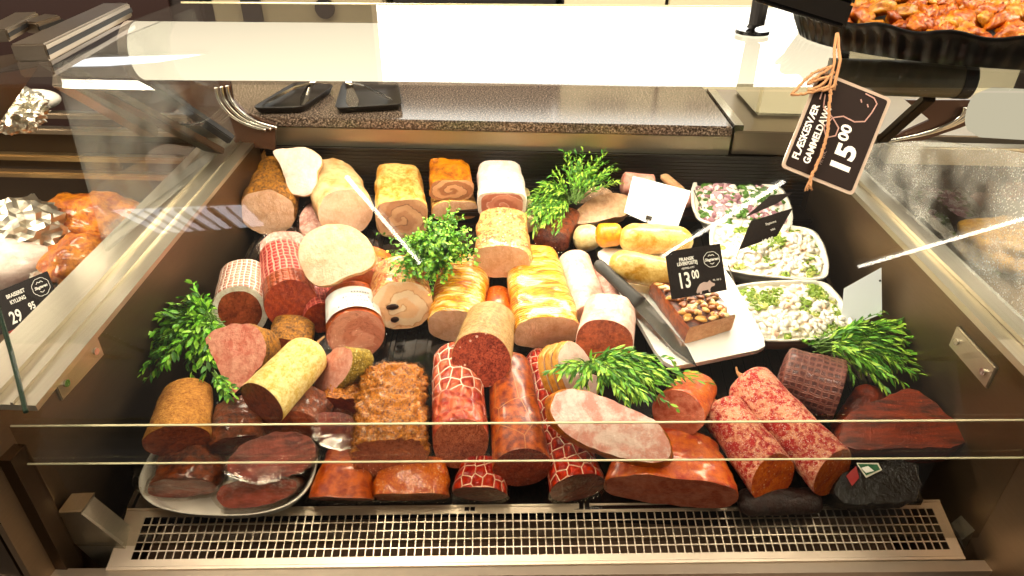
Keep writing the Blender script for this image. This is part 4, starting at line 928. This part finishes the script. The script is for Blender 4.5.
# ------------------------------------------------------------------ salad bowls
def bowl(label, cx, cy, hw, asp, rotz, salad_label, mats, n, salad_cat='salad', dens=1, seed=0, hgt=.05, lift=.0):
    c = PT(cx, cy, hgt+lift); A = hw*depth(c)/FPX; B = A*asp; base = c-U*hgt
    ex = Vector((cos(rotz), sin(rotz), 0)); ex = (ex-U*ex.dot(U)).normalized(); ey = U.cross(ex)
    Mx = Matrix((ex, ey, U)).transposed().to_4x4(); Mx.translation = base
    N = 64; pr = [(.55, 0), (.62, .001), (.80, .018), (.93, hgt*.85), (.985, hgt), (1.0, hgt), (1.0, hgt-.003), (.96, hgt-.004)]; pr = [(.02, 0), (.62, 0), (.72, .006), (.86, hgt*.6), (.95, hgt-.003), (.985, hgt), (1.0, hgt-.0015), (1, hgt)][:5]+[(1.0, hgt-.004), (1.0, hgt), (.95, hgt), (.925, hgt-.004), (.82, hgt*.5), (.6, .006), (.02, .006)]
    v = []; f = []
    def se(t, s):
        e = 2/3.4; x, y = cos(t), sin(t); k = 1+.045*max(0, cos(4*t+pi))
        return Vector((A*s*sgn(x)*abs(x)**e*k, B*s*sgn(y)*abs(y)**e*k, 0))
    for s, z in pr:
        for k in range(N): q = se(2*pi*k/N, s); q.z = z; v.append(q)
    for i in range(len(pr)-1):
        for k in range(N): f.append((i*N+k, i*N+(k+1) % N, (i+1)*N+(k+1) % N, (i+1)*N+k))
    tag(mesh_obj('salad_bowl', v, f, WHITEP, mw=Mx), label, 'bowl')
    # salad
    rnd = random.Random(seed); mb = MB(); mats_ = mats
    vs_ = []; ff = []; R = 12
    def hz(s): return hgt-.008+.010*(1-s*s)
    for i in range(R+1):
        s = .90*i/R
        for k in range(N): q = se(2*pi*k/N, max(s, .01)); q.z = hz(i/R)+noise.noise(q*120)*.002; vs_.append(q)
    mb.add([Mx @ q for q in vs_], [(i*N+k, i*N+(k+1) % N, (i+1)*N+(k+1) % N, (i+1)*N+k) for i in range(R) for k in range(N)])
    for i in range(n):
        s = sqrt(rnd.random())*.86; t = rnd.uniform(0, 2*pi); q = se(t, s); q.z = hz(s/.9)+rnd.random()*.004
        bias = noise.noise(q*28+Vector((seed, 0, 0)))+.25*q.x/A
        mi = mats_[1](bias, rnd); mb.k = mi
        big = .0042+.0035*rnd.random(); rot = Matrix.Rotation(rnd.uniform(0, 6.28), 4, 'Z') @ Matrix.Rotation(rnd.gauss(0, .5), 4, 'X')
        if mats_[2] and mi in mats_[2]:
            # ring-shaped slice
            vv = []; K = 10; r0 = big*.95
            for (rr, zz) in ((r0, -.0014), (r0*1.02, .0014), (r0*.55, .0016), (r0*.5, -.001)):
                for k in range(K): vv.append(Mx @ (q+(rot @ Vector((rr*cos(2*pi*k/K), rr*.85*sin(2*pi*k/K), zz)))))
            mb.add(vv, [(j*K+k, j*K+(k+1) % K, (j+1)*K+(k+1) % K, (j+1)*K+k) for j in range(3) for k in range(K)])
        else:
            vv, g = blob(Vector(), big*1.35, big*.8, big*.7, Matrix(), i*1.7, .45, 1)
            mb.add([Mx @ (q+(rot @ p)) for p in vv], g)
    o = mb.build('salad', mats_[0], smooth=True); tag(o, salad_label, salad_cat, kind='stuff')
    return Mx, A, B
SC1 = [plain('cream_dressing', 'f3ead0', .35, coat=.3), plain('chicken_white', 'f7efdf', .4, coat=.2), plain('leek_green', '86a52a', .35, coat=.4, var=.3, bs=90), plain('leek_pale', 'c9cf6a', .35, coat=.4, var=.3, bs=90), plain('shrimp_pink', 'eec6a8', .4)]
def pick1(b_, r_):
    if b_ > .17: return 2 if r_.random() < .66 else (3 if r_.random() < .6 else 1)
    return 1 if r_.random() < .86 else (4 if r_.random() < .7 else 3)
SC2 = [plain('grey_dressing', 'dcd2c0', .4), plain('onion_white', 'efe7e0', .4), plain('onion_purple', '9c6a76', .4, var=.3), plain('chive_green', '4f7a22', .4, var=.3), plain('onion_pink', 'c99aa2', .4)]
def pick2(b_, r_):
    if b_ > .14: return 3 if r_.random() < .6 else 1
    return r_.choice([1, 1, 2, 4, 2, 4, 3])
bowl('white square bowl of onion and herb salad, rearmost of the three', 741, 203, 49, .80, -.10, 'purple onion and green herb salad in the rearmost bowl', (SC2, pick2, ()), 620, seed=3, lift=.0)
bowl('white square bowl of leek salad, middle of the three', 768, 248, 57, .74, -.12, 'creamy leek and chicken salad in the middle bowl', (SC1, pick1, (2, 3)), 460, seed=8)
bowl('white square bowl of leek salad, nearest of the three', 791, 309, 57, .72, .12, 'creamy leek and chicken salad in the nearest bowl', (SC1, pick1, (2, 3)), 460, seed=5)

# ------------------------------------------------------------------ cards
CARDB = plain('black_card', '1d1512', .55, spec=.15)
def pcorners(pp, h, nrm):
    cx = sum(p[0] for p in pp)/4; cy = sum(p[1] for p in pp)/4; c0 = PT(cx, cy, h); nrm = Vector(nrm).normalized()
    return [CC+ray(x, y)*((c0-CC).dot(nrm)/ray(x, y).dot(nrm)) for x, y in pp]
def wire_leg(parent, a, b):
    MB().tube([a, b], .0009, 6).build('wire_foot', CHROME, parent)
def pin(label_obj, top, bottom): wire_leg(label_obj, top, bottom)
# 13,00 card
q = pcorners([(665, 252), (720, 243.5), (727, 290), (671.5, 299.5)], .135, (-.05, -.8, .6))
o, M, w_, h_ = card('price_card', 'black price card reading 13 00 standing on the pate', q, CARDB)
def T(x, y, z=.0003): return M @ Matrix.Translation((x*w_, -y*h_, z))
text('FRANSK', T(.36, .245), .0075, INK, o, .85, 'CENTER', .0002); text('LEVERPOSTEJ', T(.36, .335), .0075, INK, o, .72, 'CENTER', .0002)
text('HJEMMELAVET', T(.36, .42), .0042, INK, o, .75, 'CENTER'); text('13', T(.13, .80), .034, INK, o, .62, 'LEFT', .0006); text('00', T(.40, .64), .0185, INK, o, .62, 'LEFT', .0004)
text('PR. 100 G', T(.76, .75), .0038, INK, o, .8, 'LEFT')
def badge(M_, cx, cy, r, o, nm):
    pts = []
    for k in range(48):
        t = 2*pi*k/48; rr = r*(1+.07*abs(sin(4*t))); pts.append((cx+rr*cos(t), cy+rr*sin(t)))
    strokes(pts, .0007, M_, INK, o, 'emblem_ring', True)
    text('Slagteren', M_ @ Matrix.Translation((cx, cy-.002, .0004)), .0062, INK, o, .9, 'CENTER', .0002, 'emblem_lettering', .2)
    strokes([(cx-r*.4, cy+r*.45), (cx-r*.2, cy+r*.65), (cx, cy+r*.5), (cx+r*.2, cy+r*.65), (cx+r*.4, cy+r*.45)], .0009, M_, INK, o, 'emblem_mark')
    strokes([(cx-r*.25, cy-r*.5), (cx, cy-r*.65), (cx+r*.25, cy-r*.5)], .0009, M_, INK, o, 'emblem_mark')
badge(M, w_*.80, -h_*.30, w_*.135, o, '')
PIGM = plain('print_pink', 'b59a90', .6)
pg = [(0, 0), (.05, .09), (.12, .16), (.22, .19), (.3, .17), (.36, .21), (.40, .16), (.47, .12), (.45, .08), (.38, .07), (.34, .03), (.33, -.03), (.30, -.03), (.29, .02), (.14, .01), (.12, -.05), (.08, -.05), (.07, 0), (.03, -.03)]
mb = MB(); mb.prism([M @ Vector((w_*(.43+x*.75), -h_*(.93-y), .0003)) for x, y in pg], M.to_3x3() @ Vector((0, 0, .0002))); mb.build('pig_drawing', PIGM, o)
wire_leg(o, q[3].lerp(q[2], .3), q[3].lerp(q[2], .3)-U*.022)
# blank backs
q = pcorners([(633, 176), (691, 191), (675, 235), (624, 212.5)], .085, (-.1, -.85, .5))
o, M, w_, h_ = card('blank_card', 'blank white back of a price card standing above the golden sausages', q, PAPER)
wire_leg(o, q[3].lerp(q[2], .45)+U*.006, q[3].lerp(q[2], .42)-U*.03)
mb = MB(); mb.box((w_*.4, -h_-.002, -.002), (w_*.5, -h_+.006, .0012), M); mb.build('clip', CHROME, o)
q = pcorners([(844, 288.5), (881.5, 267.5), (882, 314), (840, 330)], .075, (-.25, -.85, .45))
o, M, w_, h_ = card('blank_card', 'blank white back of a price card right of the nearest salad bowl', q, PAPER)
mb = MB(); mb.tube([M @ Vector((w_*.8, -h_*.25, 0)), M @ Vector((w_*.8, -h_*.25, .001))], .0018, 10); mb.build('punch_hole', BLACKM, o)
wire_leg(o, q[3], q[3]-U*.03)
# dark cards in the bowls
q = pcorners([(751, 221), (793, 208), (777, 236), (739, 250)], .10, (.1, -.9, .42))
o, M, w_, h_ = card('price_card', 'dark slanted price card stuck in the middle salad bowl', q, CARDB)
text('Slagterens', M @ Matrix.Translation((w_*.3, -h_*.28, .0003)), .006, INK, o, .8); text('salat', M @ Matrix.Translation((w_*.38, -h_*.5, .0003)), .006, INK, o, .8); text('18 95', M @ Matrix.Translation((w_*.12, -h_*.85, .0003)), .012, INK, o, .8, bold=.0003)
wire_leg(o, q[3], q[3]-U*.05)
q = pcorners([(770, 195.5), (793, 192.5), (778, 203), (744, 218)], .095, (.1, -.75, .62))
o, M, w_, h_ = card('price_card', 'thin dark price card seen edge-on, stuck in the rearmost salad bowl', q, CARDB)
wire_leg(o, q[3], q[3]-U*.05)
for a_, b_ in (((694, 190), (709, 225)), ((728, 265), (741, 300))):
    A_, B_ = PT(a_[0], a_[1], .075), PT(b_[0], b_[1], .03)
    o = MB().tube([A_, B_], .001, 6).build('wire_pin', CHROME); tag(o, 'thin steel pin at the left rim of the %s salad bowl' % ('rearmost' if a_[0] < 700 else 'nearest'), 'pin')
# ------------------------------------------------------------------ black trays with tongs on the worktop
def black_tray(label, cor, tong_label, ta):
    Z = 1.031; W = [PZ(x, y, Z) for x, y in cor]; cen = sum(W, Vector())/4
    t = empty('serving_tray', cen, label, 'tray')
    def rr(s, z):
        out = []
        for i in range(4):
            a_, b_, c_ = W[i-1], W[i], W[(i+1) % 4]; u1_ = (a_-b_).normalized()*.018; u2_ = (c_-b_).normalized()*.018
            for k in range(5): t_ = k/4; p = (b_+u1_)*(1-t_)**2+b_*2*t_*(1-t_)+(b_+u2_)*t_*t_; p = cen+(p-cen)*s; p.z = z; out.append(p)
        return out
    rings = [rr(.86, Z), rr(.90, Z+.001), rr(.98, Z+.012), rr(1, Z+.013), rr(.995, Z+.0145), rr(.97, Z+.0135), rr(.89, Z+.003), rr(.5, Z+.002)]
    v = [p for r_ in rings for p in r_]; n_ = 20
    f = [(i*n_+k, i*n_+(k+1) % n_, (i+1)*n_+(k+1) % n_, (i+1)*n_+k) for i in range(len(rings)-1) for k in range(n_)]+[tuple(range(n_)), tuple((len(rings)-1)*n_+k for k in range(n_))]
    mb = MB(); mb.add(v, f); mb.build('tray_body', BLACK, t, smooth=True)
    tg = empty('serving_tongs', cen, tong_label, 'tongs')
    apex = PZ(ta[0][0], ta[0][1], Z+.045)
    for e in ta[1:]:
        E_ = PZ(e[0], e[1], Z+.006); d = (E_-apex); s_ = Vector((0, 0, 1)).cross(d).normalized()
        pts = [apex, apex.lerp(E_, .35)+Vector((0, 0, .006)), apex.lerp(E_, .75)+Vector((0, 0, .002)), E_]
        mb = MB(); 
        for j in range(3):
            w1, w2 = (.006, .007, .013, .006)[j], (.006, .007, .013, .006)[j+1]
            mb.prism([pts[j]-s_*w1, pts[j+1]-s_*w2, pts[j+1]+s_*w2, pts[j]+s_*w1], (0, 0, .0018))
        mb.build('tong_arm', CHROME, tg)
    MB().tube([apex+Vector((-.006, 0, 0)), apex+Vector((.006, 0, 0))], .004, 10).build('hinge', CHROME, tg)
black_tray('black rectangular tray with steel tongs, right one on the worktop', [(335, 115), (403, 111), (398, 86), (343, 88)], 'steel serving tongs lying in the right black tray', [(349, 83), (354, 110), (392, 100)])
black_tray('black rectangular tray with steel tongs, left one on the worktop', [(252, 115), (303, 114), (336, 91), (296, 88)], 'steel serving tongs lying in the left black tray', [(313, 83), (302, 106), (262, 105)])

# ------------------------------------------------------------------ pork crackling tray, tag on twine
Z = 1.2545
BLACKT = plain('tray_black', '080605', .3, 0, 0, spec=.25)
tc = PZ(935, 40, 1.27); cx, cy, RA, RB = .625, 1.005, .275, .185
t = empty('crackling_tray', (cx, cy, Z), 'black scalloped plastic tray heaped with crackling at the top right', 'tray')
v = []; f = []; N = 480
pr = [(.91, 0, 0), (.93, .001, 0), (.95, .018, .6), (.985, .036, 1), (1.0, .040, 1), (1.01, .039, 1), (.99, .034, 1), (.94, .020, .6), (.91, .004, 0), (.01, .003, 0)]
for s, z, k_ in pr:
    for k in range(N):
        a_ = 2*pi*k/N; sc_ = 1+(.014*sin(pi*min(1, z/.036)))*sin(80*a_+z*90)+.01*k_*sin(20*a_); v.append((RA*s*sc_*cos(a_), RB*s*sc_*sin(a_), z+k_*.003*sin(20*a_)))
for i in range(len(pr)-1):
    for k in range(N): f.append((i*N+k, i*N+(k+1) % N, (i+1)*N+(k+1) % N, (i+1)*N+k))
f.append(tuple(reversed(range(N))))
tr = mesh_obj('tray_body', v, f, BLACKT); tr.parent = t
CRK = [meat('crackling_gold', '8e420a', 'cc802c', 60, 'e6b060', 200, .3, .5, coat=.3), meat('crackling_dark', '70300a', 'b0621c', 60, coat=.3), meat('crackling_pale', 'a8682a', 'd8a45c', 60, coat=.3)]
protos = []
for j in range(3):
    bm = bmesh.new(); bmesh.ops.create_icosphere(bm, subdivisions=3, radius=1)
    vv = []
    for q in bm.verts:
        p = Vector((q.co.x*.017, q.co.y*.0095, q.co.z*.0075)); p.z += .008*(1-(p.x/.017)**2)*(1 if j != 1 else .4)-.004; p *= (1+.3*noise.noise(q.co*2.0+Vector((j*7, 0, 0)))+.22*noise.noise(q.co*5)); vv.append(p)
    me = bpy.data.meshes.new('pork_crackling'); me.from_pydata([tuple(p) for p in vv], [], [[q.index for q in g.verts] for g in bm.faces]); bm.free()
    me.polygons.foreach_set('use_smooth', [True]*len(me.polygons)); me.materials.append(CRK[j]); protos.append(me)
rnd = random.Random(11); first = None
for i in range(290):
    while True:
        x, y = rnd.uniform(-1, 1), rnd.uniform(-1, .15); s = sqrt(x*x+y*y)
        if s < 1 and (x < .75): break
    x *= RA*.87; y *= RB*.84
    z = Z+.022+.060*(1-s*s)*rnd.uniform(.8, 1)
    if first is None: o = bpy.data.objects.new('pork_crackling', protos[0]); first = o
    else: o = first.copy(); o.data = protos[i % 3]
    COL.objects.link(o)
    o.matrix_world = Matrix.Translation((cx+x, cy+y, z)) @ Matrix.Rotation(rnd.uniform(0, 6.28), 4, 'Z') @ Matrix.Rotation(rnd.gauss(0, .5), 4, 'X') @ Matrix.Rotation(rnd.gauss(0, .4), 4, 'Y') @ Matrix.Scale(rnd.uniform(.9, 1.35), 4)
    tag(o, 'curled golden-brown pork crackling piece heaped in the black tray', 'pork crackling', 'pork cracklings in the black tray')
# black-framed card holder leaning in the tray + its stand
q = [PY(x, y, .90) for x, y in ((775, -45), (862, -22), (845, 14), (762, -6))]
q = pc = [PZ(762, -14, 1.33), PZ(850, -12, 1.34), PZ(846, 19, 1.30), PZ(812, 19, 1.30)]
A_ = PZ(795, -20, 1.36); 
tl, tr_, br_, bl2 = PZ(778, -40, 1.37), PZ(868, -32, 1.36), PZ(838, 20, 1.315), PZ(770, -5, 1.335)
M_, w_, h_ = card_frame(tl, tr_, bl2); h_ = .075; w_ = .085
M_ = frame(Vector(), Vector((1, 0, 0))); 
c = PZ(806, -8, 1.33); d1 = (PZ(846, 17, 1.31)-PZ(772, -6, 1.33)).normalized(); nn = Vector((-.1, -.75, .6)); nn = (nn-d1*nn.dot(d1)).normalized(); d2 = nn.cross(d1)
Mh = Matrix((d1, d2, nn)).transposed().to_4x4(); Mh.translation = c
hd = empty('card_holder', c, 'black-framed card holder leaning at the left end of the crackling tray', 'card holder')
mb = MB().box((-.056, -.03, -.003), (.056, .004, .004), Mh, bev=.004).box((-.056, .04, -.003), (.056, .056, .004), Mh, bev=.003).box((-.056, .001, -.003), (-.03, .045, .004), Mh, bev=.003).box((.03, .001, -.003), (.056, .045, .004), Mh, bev=.003); mb.build('frame', BLACKG, hd)
MB().box((-.035, 0, -.002), (.035, .04, 0), Mh).build('insert', plain('cream_insert', 'e8d6a8', .5), hd)
pf = PZ(752, 33, Z); st = empty('stand', pf, 'round-footed black post standing on the top glass beside the crackling tray', 'stand')
MB().tube([pf, pf+Vector((0, 0, .005))], .024, 24).build('foot', BLACKG, st)
MB().tube([pf+Vector((-.004, 0, .005)), pf+Vector((0, 0, .012)), pf+Vector((.004, 0, .012)), pf+Vector((.004, 0, .10))], [.006, .006, .011, .012], 16).build('post', BLACKM, st)
# tag
_h = ray(838, 130); DT = ((_p0-CC).dot(_n)/_h.dot(_n))-.016
bl_, br2, tr2, tl2 = PD(853, 196, DT), PD(892, 99, DT), PD(839, 72, DT), PD(783, 161, DT)
X = (br2-bl_).normalized(); w_ = (br2-bl_).length; Yd = (tl2-bl_); Yd = (Yd-X*Yd.dot(X)); h_ = Yd.length; Yd.normalize(); Zn = X.cross(Yd)
M = Matrix((X, Yd, Zn)).transposed().to_4x4(); M.translation = bl_
def rrect(x0, y0, x1, y1, r_, z):
    out = []
    for (cx_, cy_, a0) in ((x1-r_, y0+r_, -90), (x1-r_, y1-r_, 0), (x0+r_, y1-r_, 90), (x0+r_, y0+r_, 180)):
        for k in range(5): a_ = math.radians(a0+22.5*k); out.append(M @ Vector((cx_+r_*cos(a_), cy_+r_*sin(a_), z)))
    return out
mb = MB(); mb.prism(rrect(0, 0, w_, h_, .005, -.0012), Zn*.0012); tg = mb.build('price_tag', plain('tag_sleeve', 'b7a28e', .25, coat=.6), mw=M)
tag(tg, 'plastic-sleeved black price tag reading 15 00 hanging from twine below the crackling tray', 'price tag'); PM[tg.name] = M
mb = MB(); mb.prism(rrect(.0035, .0035, w_-.0035, h_-.0035, .003, .0002), Zn*.0003); mb.build('card_print', plain('tag_black', '21150f', .55, spec=.15), tg)
def T(x, y): return M @ Matrix.Translation((x*w_, y*h_, .0008))
text('FLÆSKESVÆR', T(.12, .83), .0105, INK, tg, bold=.0003, fit=w_*.56); text('GAMMELDAWS', T(.12, .68), .0105, INK, tg, bold=.0003, fit=w_*.58)
text('PR. STK.', T(.16, .53), .0050, plain('print_grey', '9c8478', .6), tg, .9)
text('15', T(.14, .18), .029, INK, tg, bold=.0011, fit=w_*.245); text('00', T(.45, .34), .0155, INK, tg, bold=.0005, fit=w_*.16)
PK = plain('print_rose', 'b48a7c', .6)
def S(pts, cl=False): strokes([(x*w_, y*h_) for x, y in pts], .0013, M, PK, tg, 'pig_drawing', cl)
bpM = M; M = M @ Matrix.Translation((0, 0, .0006))
S([(.62, .62), (.67, .50), (.66, .34), (.70, .22), (.80, .18), (.90, .16), (.94, .22), (.95, .34)]); S([(.62, .62), (.55, .50), (.47, .50), (.42, .60), (.50, .68), (.62, .62)], False); S([(.62, .62), (.68, .78), (.80, .82)]); S([(.74, .86), (.92, .88)]); S([(.84, .25), (.86, .27)]); S([(.86, .35), (.88, .37)])
M = bpM
kn_ = PD(834, 90, DT-.004); top = PZ(838, 34, 1.296)
mb = MB()
def tw(pts, r_=.0011):
    r_ *= 1.35
    if len(pts) > 3: P = [Vector(p) for p in pts]; P = [P[0]]+P+[P[-1]]; pts = [P[i].lerp(P[i], 0)*1 if False else .5*((2*P[i])+(-P[i-1]+P[i+1])*t+(2*P[i-1]-5*P[i]+4*P[i+1]-P[i+2])*t*t+(-P[i-1]+3*P[i]-3*P[i+1]+P[i+2])*t**3) for i in range(1, len(P)-2) for t in (0, .25, .5, .75)]+[P[-1]]
    P = [Vector(p) for p in pts]; out = []
    for i in range(len(P)-1):
        for k in range(4): out.append(P[i].lerp(P[i+1], k/4)+Vector((noise.noise(P[i]*300+Vector((k, 0, 0))), 0, noise.noise(P[i]*300+Vector((0, k, 3)))))*.0012)
    out.append(P[-1]); mb.tube(out, r_, 6)
tp = PZ(838, 34, 1.30)
tw([tp, PD(840, 60, DT-.004), kn_], .0013); tw([tp+Vector((-.002, 0, 0)), PD(834, 62, DT-.004), PD(829, 88, DT-.004)], .0012)
for k, pts in enumerate([[(832, 66), (812, 74), (796, 90), (793, 95), (812, 92), (830, 86)], [(830, 68), (815, 78), (808, 84), (818, 80), (832, 76)], [(834, 72), (820, 86), (808, 90), (826, 90), (836, 84)]]):
    tw([PD(x, y, DT-.004) for x, y in pts], .0012)
tw([PD(x, y, DT-.004) for x, y in ((831, 90), (829, 110), (827, 135), (819, 160), (812, 175), (809, 186))], .0013)
for dx in (-4, -1.5, 1, 3): tw([PD(811, 176, DT-.004), PD(809+dx, 188+random.random()*4, DT-.004)], .0006)
ob = mb.build('twine', TWINEM, smooth=True); tag(ob, 'knotted brown twine hanging from the crackling tray down over the black tag', 'twine')

# ------------------------------------------------------------------ neighbouring cases
FOIL = steel('foil', 'e4dccb', .38, (1, 1, 1), .3)
nc_ = empty('neighbour_case', (-1.2, .9, 0), 'steel food case at the far left, holding roast chicken and foil parcels', 'display case')
MB().box((-2.0, .60, .78), (-.66, 1.26, .80)).build('deck_plate', steel('worn_steel', '5a4a38', .45), nc_)
MB().box((-2.0, 1.262, .78), (-.66, 1.275, 1.0)).build('back_plate', steel('back_steel', '4a3c2c', .4), nc_)
for i, (y, z) in enumerate(((1.262, 1.005), (1.28, 1.03), (1.225, .965), (1.225, .93))):
    MB().box((-2.0, y-.02, z), (-.66, y, z+.012), bev=.003).build('steel_rail', STEEL if i < 2 else steel('rail_dim', '9a8058', .35), nc_)
MB().box((-2.0, .58, .70), (-.66, .597, .80)).build('front_plate', STEEL, nc_)
rc = empty('neighbour_case', (1.2, .9, 0), 'steel food case at the far right behind steamed glass', 'display case')
MB().box((.66, .60, .80), (2.0, 1.26, .82)).build('deck_plate', steel('worn_steel_r', '8a7252', .45), rc)
MB().box((.66, 1.262, .78), (2.0, 1.275, 1.0)).build('back_plate', steel('back_steel_r', '3c3024', .45), rc)
MB().box((.66, 1.24, .985), (2.0, 1.27, 1.02), bev=.003).build('steel_rail', STEELR, rc)
MB().box((.66, .58, .70), (2.0, .597, .82)).build('front_plate', STEEL, rc)
MB().box((.62, .585, .70), (.645, .62, .99), bev=.003).build('corner_post', STEEL, rc)
a_, b_ = PZ(975, 112, 1.15), PZ(1120, 120, 1.15)
MB().tube([a_, a_.lerp(b_, .08), b_], [.028, .036, .036], 30).build('lamp_housing', emis('opal_tube_r', 'fff0cf', .55), rc, smooth=True)
def lump(name, lab, cat, px, h, rx, ry, rz, mt, amp, freq, rot=0, sub=4, wrap=None):
    c = PZ(px[0], px[1], h); bm = bmesh.new(); bmesh.ops.create_icosphere(bm, subdivisions=sub, radius=1); sd_ = c*17
    v = []
    for q in bm.verts:
        k = 1+amp*noise.noise(q.co*freq+sd_)+amp*.6*abs(noise.noise(q.co*freq*2.6+sd_)); v.append(Vector((q.co.x*rx, q.co.y*ry, q.co.z*rz))*k)
    o = mesh_obj(name, v, [[q.index for q in g.verts] for g in bm.faces], mt, mw=Matrix.Translation(c) @ Matrix.Rotation(rot, 4, 'Z'), smooth=(amp < .3)); bm.free()
    return tag(o, lab, cat)
CHK = meat('roast_chicken_skin', 'a8560c', 'e89a1c', 26, '7a3208', 60, .25, .6, coat=.5, bump=.8)
lump('roast_chicken', 'orange roast chicken lying in the left neighbouring case', 'roast chicken', (95, 222), .86, .10, .06, .055, CHK, .28, 1.8, -.2)
lump('roast_chicken', 'lower orange roast chicken leg piece beside the foil parcel', 'roast chicken', (82, 262), .85, .062, .07, .045, CHK, .28, 1.8, .3)
o = lump('foil_parcel', 'crumpled foil parcel in the left neighbouring case, nearest the price card', 'foil parcel', (17, 232), .87, .085, .075, .055, FOIL, .30, 5.0, .3, 4)
lump('turkey_piece', 'pale cooked turkey piece spilling out under the large foil parcel', 'cold cut', (12, 268), .84, .085, .04, .05, F_WHITE, .15, 1.5, .2)
lump('foil_parcel', 'crumpled foil heap at the top left beyond the roast chicken', 'foil parcel', (12, 110), 1.08, .05, .05, .035, FOIL, .32, 4.5, .3, 5)
lump('foil_scrap', 'small crumpled foil scrap below the chicken leg', 'foil scrap', (50, 280), .83, .03, .05, .02, FOIL, .5, 4, .3, 4)
lump('white_tub', 'shallow white tub beside the foil heap at top left', 'tub', (35, 100), 1.06, .045, .03, .02, WHITEP, .03, 1.0, .3, 3)
lump('roast_joint', 'golden roast joint behind the steamed glass at the far right', 'roast', (1012, 186), .88, .06, .05, .035, CHK, .2, 2, .2)
lump('browned_piece', 'blurred yellowish roast behind steamed glass at the right edge', 'roast', (1005, 245), .85, .09, .08, .04, meat('tan_roast', '9a7038', 'c99a54', 20), .2, 1.6, .2)
lump('minced_meat', 'reddish minced meat below the 29 95 price card', 'minced meat', (12, 322), .80, .05, .03, .02, meat('mince', '8a2c18', 'c2563a', 120, bump=1), .2, 6, 0)
q = [PD(x, y, 1.045) for x, y in ((-20, 299), (47, 271), (62, 309), (-5, 337))]
o, M, w_, h_ = card('price_card', 'black price card reading 29 95 in the left neighbouring case', q, CARDB)
def T(x, y, z=.0003): return M @ Matrix.Translation((x*w_, -y*h_, z))
text('BRAISERET', T(.48, .26), .0085, INK, o, .75, 'CENTER', .0002); text('KYLLING', T(.48, .42), .0085, INK, o, .75, 'CENTER', .0002); text('29', T(.28, .88), .027, INK, o, .7, 'LEFT', .0005); text('95', T(.58, .72), .015, INK, o, .7, 'LEFT', .0004)
badge(M, w_*.84, -h_*.30, w_*.12, o, '')
EXPOSURE = 0.2
vs = SC.view_settings; vs.view_transform = 'Standard'; vs.look = 'None'; vs.gamma = 1; vs.exposure = EXPOSURE; vs.use_curve_mapping = False
SC.cycles.max_bounces = 10; SC.cycles.transparent_max_bounces = 24; SC.cycles.caustics_reflective = False; SC.cycles.caustics_refractive = False
SC.cycles.sample_clamp_indirect = 6
